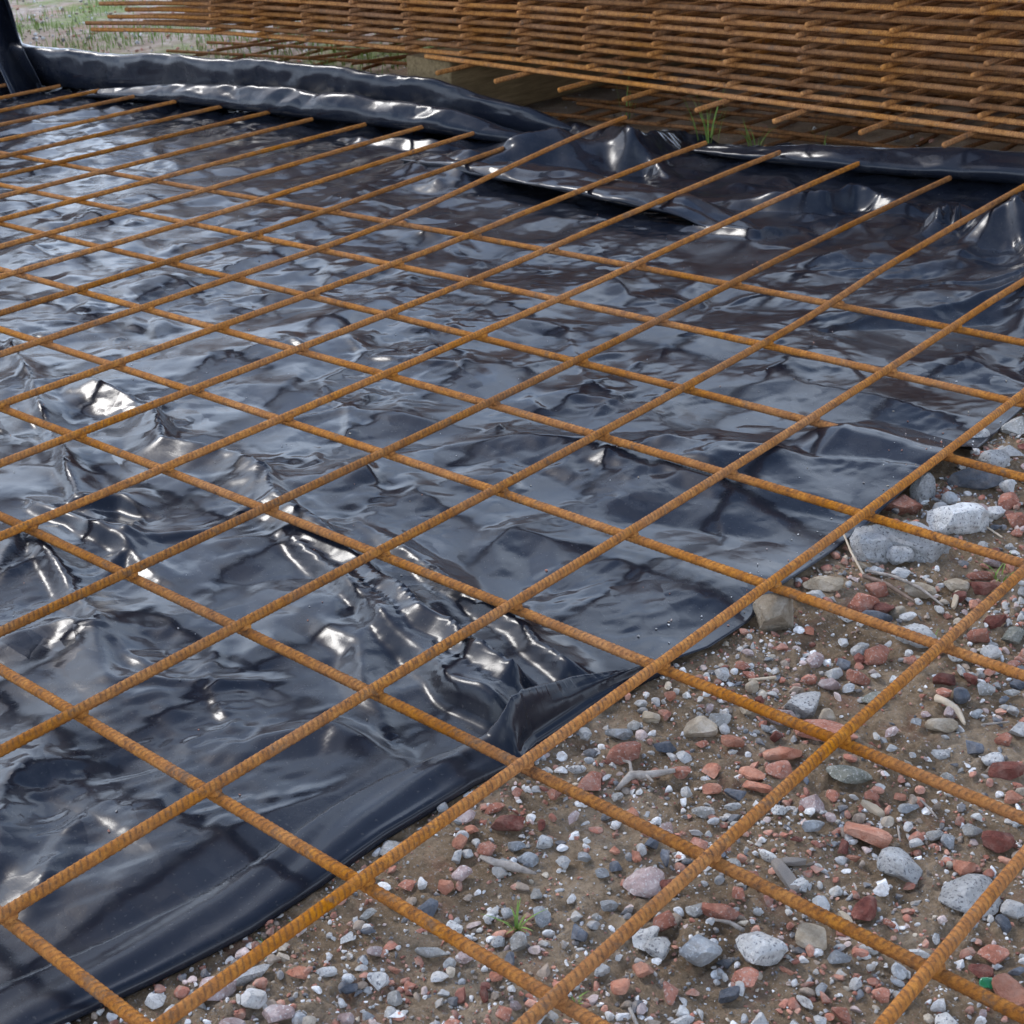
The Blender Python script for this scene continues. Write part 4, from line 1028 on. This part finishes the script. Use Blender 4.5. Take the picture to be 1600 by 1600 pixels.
def scatter(name, label, xs, ys, zs, rs, sub, emb=0.3):
    r = np.random.default_rng(len(xs))
    bases = [rock_verts(sub, r, 9, (0.4, 0.78), 0.04, 0) for _ in range(10)]
    F0 = ICO[sub][1]; nv = len(bases[0]); N = len(xs)
    pick = r.integers(0, 10, N); B = np.array(bases)[pick]
    sc = np.stack([rs, rs * r.uniform(0.5, 1, N), rs * r.uniform(0.35, 0.8, N)], -1)
    B = B * sc[:, None, :]
    def rotm(ax, ang):
        c, s = np.cos(ang), np.sin(ang); M = np.zeros((N, 3, 3)); i, j, k = ax, (ax + 1) % 3, (ax + 2) % 3
        M[:, i, i] = 1; M[:, j, j] = c; M[:, k, k] = c; M[:, j, k] = -s; M[:, k, j] = s; return M
    M = rotm(2, r.uniform(0, 6.28, N)) @ rotm(0, r.normal(0, 0.3, N)) @ rotm(1, r.normal(0, 0.3, N))
    B = np.einsum('nij,nvj->nvi', M, B)
    B += np.stack([xs, ys, zs + sc[:, 2] * (1 - 2 * emb)], -1)[:, None, :]
    F = (F0[None] + (np.arange(N) * nv)[:, None, None]).reshape(-1, 3)
    me = np_mesh(name, B.reshape(-1, 3), F, smooth=False)
    col = PAL[r.choice(len(PAL), N, p=PW / PW.sum())] * r.uniform(0.75, 1.25, N)[:, None]
    col = np.concatenate([col, np.ones((N, 1))], 1)
    at = me.attributes.new('tint', 'FLOAT_COLOR', 'POINT')
    at.data.foreach_set('color', np.repeat(col, nv, axis=0).astype(np.float32).ravel())
    o = link(name, me, None, GRAVEL); tag(o, label, 'gravel', kind='stuff'); return o
def field(n, r0, r1, power, seed, thr):
    r = np.random.default_rng(seed)
    xs = r.uniform(0.21, 1.0, n); ys = r.uniform(-0.32, 1.35, n)
    rs = r0 * (r1 / r0) ** (r.random(n) ** power)
    den = fbm(xs * 6, ys * 6, 3, 91) + 0.35 * sstep(0.15, -0.1, ys) + 0.25 * sstep(0.35, 0.7, ys)
    m = (r.random(n) < np.clip(0.52 + den * thr, 0.2, 1)) & (xs > xedge(ys) - 0.004)
    xs, ys, rs = xs[m], ys[m], rs[m]
    pl = np.array(placed); ok = np.ones(len(xs), bool)
    for a, b2, c in pl: ok &= np.hypot(xs - a, ys - b2) > c * 0.85
    xs, ys, rs = xs[ok], ys[ok], rs[ok]
    return xs, ys, zground_fine(xs, ys), rs
scatter('gravel', 'loose mixed grit and pebbles strewn over the brown soil', *field(30000, 0.0019, 0.0064, 1.5, 5, 0.7), 2)
scatter('grit', 'fine crumbs of brick and stone pressed in the brown soil', *field(90000, 0.0006, 0.0022, 1.1, 6, 0.6), 1, 0.2)
rr_ = np.random.default_rng(9)
xs = rr_.uniform(-8, 1.5, 12000); ys = 1.95 + 6 * rr_.random(12000) ** 1.4
open_ = (xs < -1.95) | (ys > 4.3); xs = xs[open_]; ys = ys[open_]
rs = rr_.uniform(0.003, 0.011, len(xs))
scatter('rubble', 'pinkish stony rubble on the open ground beyond the stack', xs, ys, zground(xs, ys) * 0 - 0.037 + 0.0 * xs, rs, 1, 0.3)

xs = rr_.uniform(-2.1, 1.6, 3600); ys = rr_.uniform(1.80, 4.3, 3600)
scatter('debris', 'small stones and soil crumbs on the dirt below the raised stack', xs, ys, zground_fine(xs, ys), 0.0016 * (6 ** rr_.random(3600)), 1, 0.3)
xs = np.concatenate([rr_.uniform(-1.2, 0.25, 420), xedge(np.linspace(-0.3, 0.95, 260)) - 0.0 - 0.05 * rr_.random(260) ** 2 + 0.003]); ys = np.concatenate([rr_.uniform(-0.2, 1.4, 420), np.linspace(-0.3, 0.95, 260)])
m_ = xs < xedge(ys) - np.where(ys < 0.33, 0.055, 0.004); xs, ys = xs[m_], ys[m_]
ri = np.clip(np.round((ys + 0.46) / 0.0036).astype(int), 0, FU.shape[0] - 1)
ci = np.array([int(np.argmin(np.abs(FU[i_, :, 0] - x_))) for i_, x_ in zip(ri, xs)])
scatter('crumbs', 'scattered specks of grit and soil lying on the black plastic', FU[ri, ci, 0].astype(float), FU[ri, ci, 1].astype(float), FU[ri, ci, 2].astype(float), 0.0005 * (3.2 ** rr_.random(len(xs))), 1, 0.15)

# green glass
gv = rock_verts(3, r, 8, (0.5, 0.8), 0.02, 0.1); gv /= np.ptp(gv, axis=0).max()
me = np_mesh('glass_shard', gv, ICO[3][1]); me.set_sharp_from_angle(angle=rad(35)); me.materials.append(GLASS)
gx, gy = (0.615,0.185)
o = link('glass_shard', me); o.scale = (0.0115, 0.0085, 0.0045); o.location = (gx, gy, float(zground(gx, gy)) + 0.0025); o.rotation_euler = (0.15, 0.1, 0.5)
tag(o, 'small bright green piece of glass beside a pinkish red brick lump', 'glass shard')

# ------------------------------------------------------------------ twigs
def tube_mesh(name, pts, radii, sides=8, mat=TWIG, seed=0):
    P = np.array(pts, float); seg = np.linalg.norm(np.diff(P, axis=0), axis=1); S = np.concatenate([[0], np.cumsum(seg)])
    n = max(8, int(S[-1] / 0.0015)); s = np.linspace(0, S[-1], n)
    C = np.stack([np.interp(s, S, P[:, k]) for k in range(3)], -1)
    w = max(3, n // 8) | 1; k = np.hanning(w + 2)[1:-1]; k /= k.sum()
    Cp = np.pad(C, ((w // 2, w // 2), (0, 0)), mode='reflect', reflect_type='odd'); C = np.stack([np.convolve(Cp[:, q], k, 'valid') for q in range(3)], -1)
    R = np.interp(s / S[-1], np.linspace(0, 1, len(radii)), radii)
    R = R * (1 + 0.18 * perlin(s * 260, s * 0, seed))
    T = np.gradient(C, axis=0); T /= np.linalg.norm(T, axis=1, keepdims=True); A = np.cross(T, [0, 0, 1.0]); A /= np.linalg.norm(A, axis=1, keepdims=True) + 1e-9; B = np.cross(A, T)
    th = np.linspace(0, 6.2832, sides, endpoint=False)
    rrr = R[:, None] * (1 + 0.15 * np.cos(th * 2 + seed))[None]
    V = C[:, None] + rrr[..., None] * (np.cos(th)[None, :, None] * A[:, None] + np.sin(th)[None, :, None] * B[:, None])
    V = np.concatenate([V.reshape(-1, 3), C[:1], C[-1:]]); j = np.arange(sides); base = n * sides
    F = grid_faces(n, sides, True)
    me = bpy.data.meshes.new(name)
    me.from_pydata(V.tolist(), [], F.tolist() + [[base, int((q + 1) % sides), int(q)] for q in j] + [[base + 1, int((n - 1) * sides + q), int((n - 1) * sides + (q + 1) % sides)] for q in j])
    me.polygons.foreach_set('use_smooth', np.ones(len(me.polygons), dtype=bool)); me.update(); me.materials.append(mat); return me
def twig(pts, radii, label, mat=TWIG, lift=0.0015, seed=0, branches=()):
    P3 = [(x, y, float(zground(x, y)) + lift + h) for (x, y), h in pts]
    o0 = Vector(P3[0])
    o = link('twig', tube_mesh('twig', [Vector(p) - o0 for p in P3], radii, mat=mat, seed=seed)); o.location = o0
    tag(o, label, 'twig')
    for k, (bp, br) in enumerate(branches):
        Q = [(x, y, float(zground(x, y)) + lift + h) for (x, y), h in bp]
        link('branch', tube_mesh('branch', [Vector(p) - o0 for p in Q], br, mat=mat, seed=seed + k + 1), o)
twig([((0.312,0.084), .002), ((0.327,0.083), .005), ((0.339,0.088), .004), ((0.351,0.094), .001)], [.0012, .0024, .0026, .0008], 'curved grey twig lying in the soil near the plastic edge', seed=1)
twig([((0.338,0.196), .001), ((0.339,0.212), .004), ((0.347,0.218), .004), ((0.358,0.237), .002)], [.0012, .0030, .0022, .0015], 'gnarled forked grey twig between two red brick pieces', seed=2,
     branches=[([((0.339,0.212), .004), ((0.331,0.221), .006), ((0.325,0.221), .004)], [.0018, .0014, .0008]), ([((0.347,0.218), .004), ((0.355,0.215), .004)], [.0016, .001])])
twig([((0.459,0.432), .002), ((0.467,0.428), .005), ((0.478,0.425), .004), ((0.490,0.414), .001)], [.0030, .0026, .0026, .0012], 'pale bleached curved stick near the right bar', PALEWOOD, seed=3)
twig([((0.325,0.570), .003), ((0.351,0.571), .006), ((0.376,0.568), .006), ((0.400,0.562), .001)], [.0012, .0016, .0016, .0008], 'longest dry twig in the bundle by the white plaster', seed=4)
twig([((0.326,0.562), .002), ((0.349,0.559), .004), ((0.379,0.552), .002)], [.0022, .0024, .0012], 'thick brown twig below the longest one in the bundle', mat_simple('brown_twig', (0.10, 0.07, 0.05), (0.24, 0.17, 0.13), 120, 0.85), seed=5)
twig([((0.281,0.605), .012), ((0.302,0.583), .008), ((0.328,0.561), .002)], [.0008, .0011, .0009], 'thin pale stalk leaning at the film edge', PALEWOOD, seed=6)
twig([((0.336,0.366), .001), ((0.350,0.383), .001)], [.0009, .0012], 'short straight pale stick near the mortar coated brick', PALEWOOD, seed=7)
twig([((0.369,0.711), .001), ((0.388,0.701), .001)], [.0008, .0008], 'thin straw beside the big grey block', PALEWOOD, seed=8)
twig([((0.465,0.127), .002), ((0.474,0.130), .003), ((0.484,0.130), .002)], [.0008, .0012, .0014], 'thin grey stick touching the arrowhead stone', seed=9)
twig([((0.506,0.314), .001), ((0.516,0.307), .003), ((0.524,0.303), .001)], [.0007, .0009, .0006], 'thin dark stalk above the cluster of three pebbles', seed=10)
twig([((0.507,0.280), .001), ((0.516,0.266), .002)], [.0007, .0007], 'tiny upright stalk right of the salmon shard', seed=11)
twig([((0.514,0.209), .002), ((0.519,0.202), .006), ((0.522,0.197), .009)], [.0006, .0006, .0005], 'hair-thin stalk standing behind the dark red lump', seed=12)
twig([((0.467,0.038), .001), ((0.484,0.026), .001)], [.0010, .0009], 'straight stick near the bottom bar crossing', seed=13)
twig([((0.500,0.420), .001), ((0.514,0.436), .001)], [.0007, .0007], 'fine stalk near the right edge', seed=14)
def wood_chip(pts, w, h, label, mat=TWIG):
    (x0, y0), (x1, y1) = pts
    L_ = math.hypot(x1 - x0, y1 - y0)
    V = rock_verts(3, r, 5, (0.6, 0.9), 0.05, 0.6); V /= np.ptp(V, axis=0).max()
    me = np_mesh('wood_chip', V, ICO[3][1]); me.set_sharp_from_angle(angle=rad(30)); me.materials.append(mat)
    o = link('wood_chip', me); o.scale = (L_, w, h); o.rotation_euler.z = math.atan2(y1 - y0, x1 - x0)
    xm, ym = (x0 + x1) / 2, (y0 + y1) / 2; o.location = (xm, ym, float(zground(xm, ym)) + h * 0.35)
    tag(o, label, 'wood chip')
wood_chip(((0.462,0.200), (0.490,0.182)), 0.0085, 0.006, 'grey split wood chip pointing down to the slate-blue pebble')
wood_chip(((0.466,0.201), (0.479,0.212)), 0.006, 0.004, 'darker wood chip lying across the top of the grey split one')
wood_chip(((0.476,0.290), (0.495,0.283)), 0.0065, 0.005, 'pale splintered wood chip above the salmon shard', PALEWOOD)
wood_chip(((0.519,0.183), (0.530,0.177)), 0.0055, 0.004, 'pale wood sliver between the slate-blue pebble and the red lump', PALEWOOD)
wood_chip(((0.408,0.564), (0.399,0.591)), 0.005, 0.006, 'little upright pale wood splinter beside the beige chip', PALEWOOD)

# ------------------------------------------------------------------ plants
def blades(name, n, spread, length, width, seed, mat=GRASS, lean=0.6):
    r = np.random.default_rng(seed); V = []; F = []
    for k in range(n):
        a = r.uniform(0, 6.283); d = spread * math.sqrt(r.random()); b = a + r.normal(0, 0.7)
        x0, y0 = d * math.cos(a), d * math.sin(a); L_ = length * r.uniform(0.5, 1.1); ln = lean * r.uniform(0.3, 1.3); w = width * r.uniform(0.6, 1.2)
        m = 7
        for q in range(m):
            t = q / (m - 1)
            out = ln * L_ * t ** 1.6; z = L_ * t * (1 - 0.35 * ln * t)
            cx, cy = x0 + out * math.cos(b), y0 + out * math.sin(b)
            ww = w * (1 - t ** 2.2) * 0.5 + 0.00005
            px_, py_ = -math.sin(b) * ww, math.cos(b) * ww
            V += [(cx + px_, cy + py_, z), (cx, cy, z - ww * 0.5), (cx - px_, cy - py_, z)]
            if q:
                i = len(V) - 6; F += [(i, i + 1, i + 4, i + 3), (i + 1, i + 2, i + 5, i + 4)]
    me = bpy.data.meshes.new(name); me.from_pydata(V, [], F); me.update(); me.materials.append(mat)
    me.polygons.foreach_set('use_smooth', np.ones(len(me.polygons), dtype=bool)); return me
def tuft(p, n, spread, length, width, seed, label, lean=0.6, z=None, cat='grass tuft'):
    o = link('grass_tuft', blades('grass_tuft', n, spread, length, width, seed, lean=lean)); o.location = (p[0], p[1], float(zground(*p)) - 0.001 if z is None else z)
    tag(o, label, cat); return o
tuft((0.373,0.049), 13, .002, .018, .0017, 3, 'small green grass sprout alone on the bare soil', 1.1)
tuft((0.266,-0.032), 4, .002, .014, .0012, 4, 'tiny grass shoot beside the plastic hem', .5)
tuft((0.269,-0.061), 4, .003, .012, .0010, 5, 'faint grass shoot near the white shard', .8)
tuft((0.418,0.635), 16, .010, .020, .0014, 6, 'low green grass patch behind the right bar', 1.0)
tuft((0.417,0.510), 4, .003, .014, .0010, 7, 'few thin blades beside the wide pale stone', .5)
tuft((0.440,0.023), 6, .003, .007, .0014, 8, 'tiny green leaf sprout at the bottom bar crossing', 1.0)
tuft((-0.704,1.850), 13, .018, .13, .0034, 9, 'tall grass tuft in front of the rusty pile', .35)
tuft((-0.615,1.872), 9, .014, .06, .0030, 10, 'shorter grass tuft right of the tall one by the pile', .6)
tuft((-0.501,1.908), 3, .01, .06, .0024, 11, 'lone grass blades behind the far roll of plastic', .3)
tuft((-1.016,2.008), 5, .02, .10, .0024, 12, 'sparse pale stalks under the front of the pile', .5)
# thin grass on the open ground behind
def grass_field():
    r = np.random.default_rng(31); V = []; F = []
    N = 60000
    xs = r.uniform(-5.5, 0.5, N); ys = 1.9 + 5.0 * r.random(N) ** 1.3
    g = fbm(xs * 2.2, ys * 2.2, 3, 15)
    extra = np.exp(-(((xs + 2.3) / 1.1) ** 2 + ((ys - 2.35) / 0.5) ** 2)) * 0.75
    keep = (g + extra + r.normal(0, 0.12, N) > 0.38) & ((xs < -1.9) | (ys > 4.3))
    xs, ys = xs[keep], ys[keep]; n = len(xs)
    b = r.uniform(0, 6.283, n); L_ = r.uniform(0.015, 0.05, n); w = 0.0028; ln = r.uniform(0.1, 0.8, n) * L_
    px_, py_ = -np.sin(b) * w / 2, np.cos(b) * w / 2; z0 = np.full(n, -0.045)
    A = np.stack([xs + px_, ys + py_, z0], -1); B = np.stack([xs - px_, ys - py_, z0], -1)
    mx, my, mz = xs + np.cos(b) * ln * .35, ys + np.sin(b) * ln * .35, z0 + L_ * .6
    C = np.stack([mx - px_ * .8, my - py_ * .8, mz], -1); D = np.stack([mx + px_ * .8, my + py_ * .8, mz], -1)
    E_ = np.stack([xs + np.cos(b) * ln, ys + np.sin(b) * ln, z0 + L_], -1)
    V = np.stack([A, B, C, D, E_], 1).reshape(-1, 3); i = np.arange(n) * 5
    F = np.concatenate([np.stack([i, i + 1, i + 2], -1), np.stack([i, i + 2, i + 3], -1), np.stack([i + 3, i + 2, i + 4], -1)])
    o = link('grass', np_mesh('grass', V, F), None, GRASS); tag(o, 'thin short grass growing on the stony ground behind the stack', 'grass', kind='stuff')
grass_field()
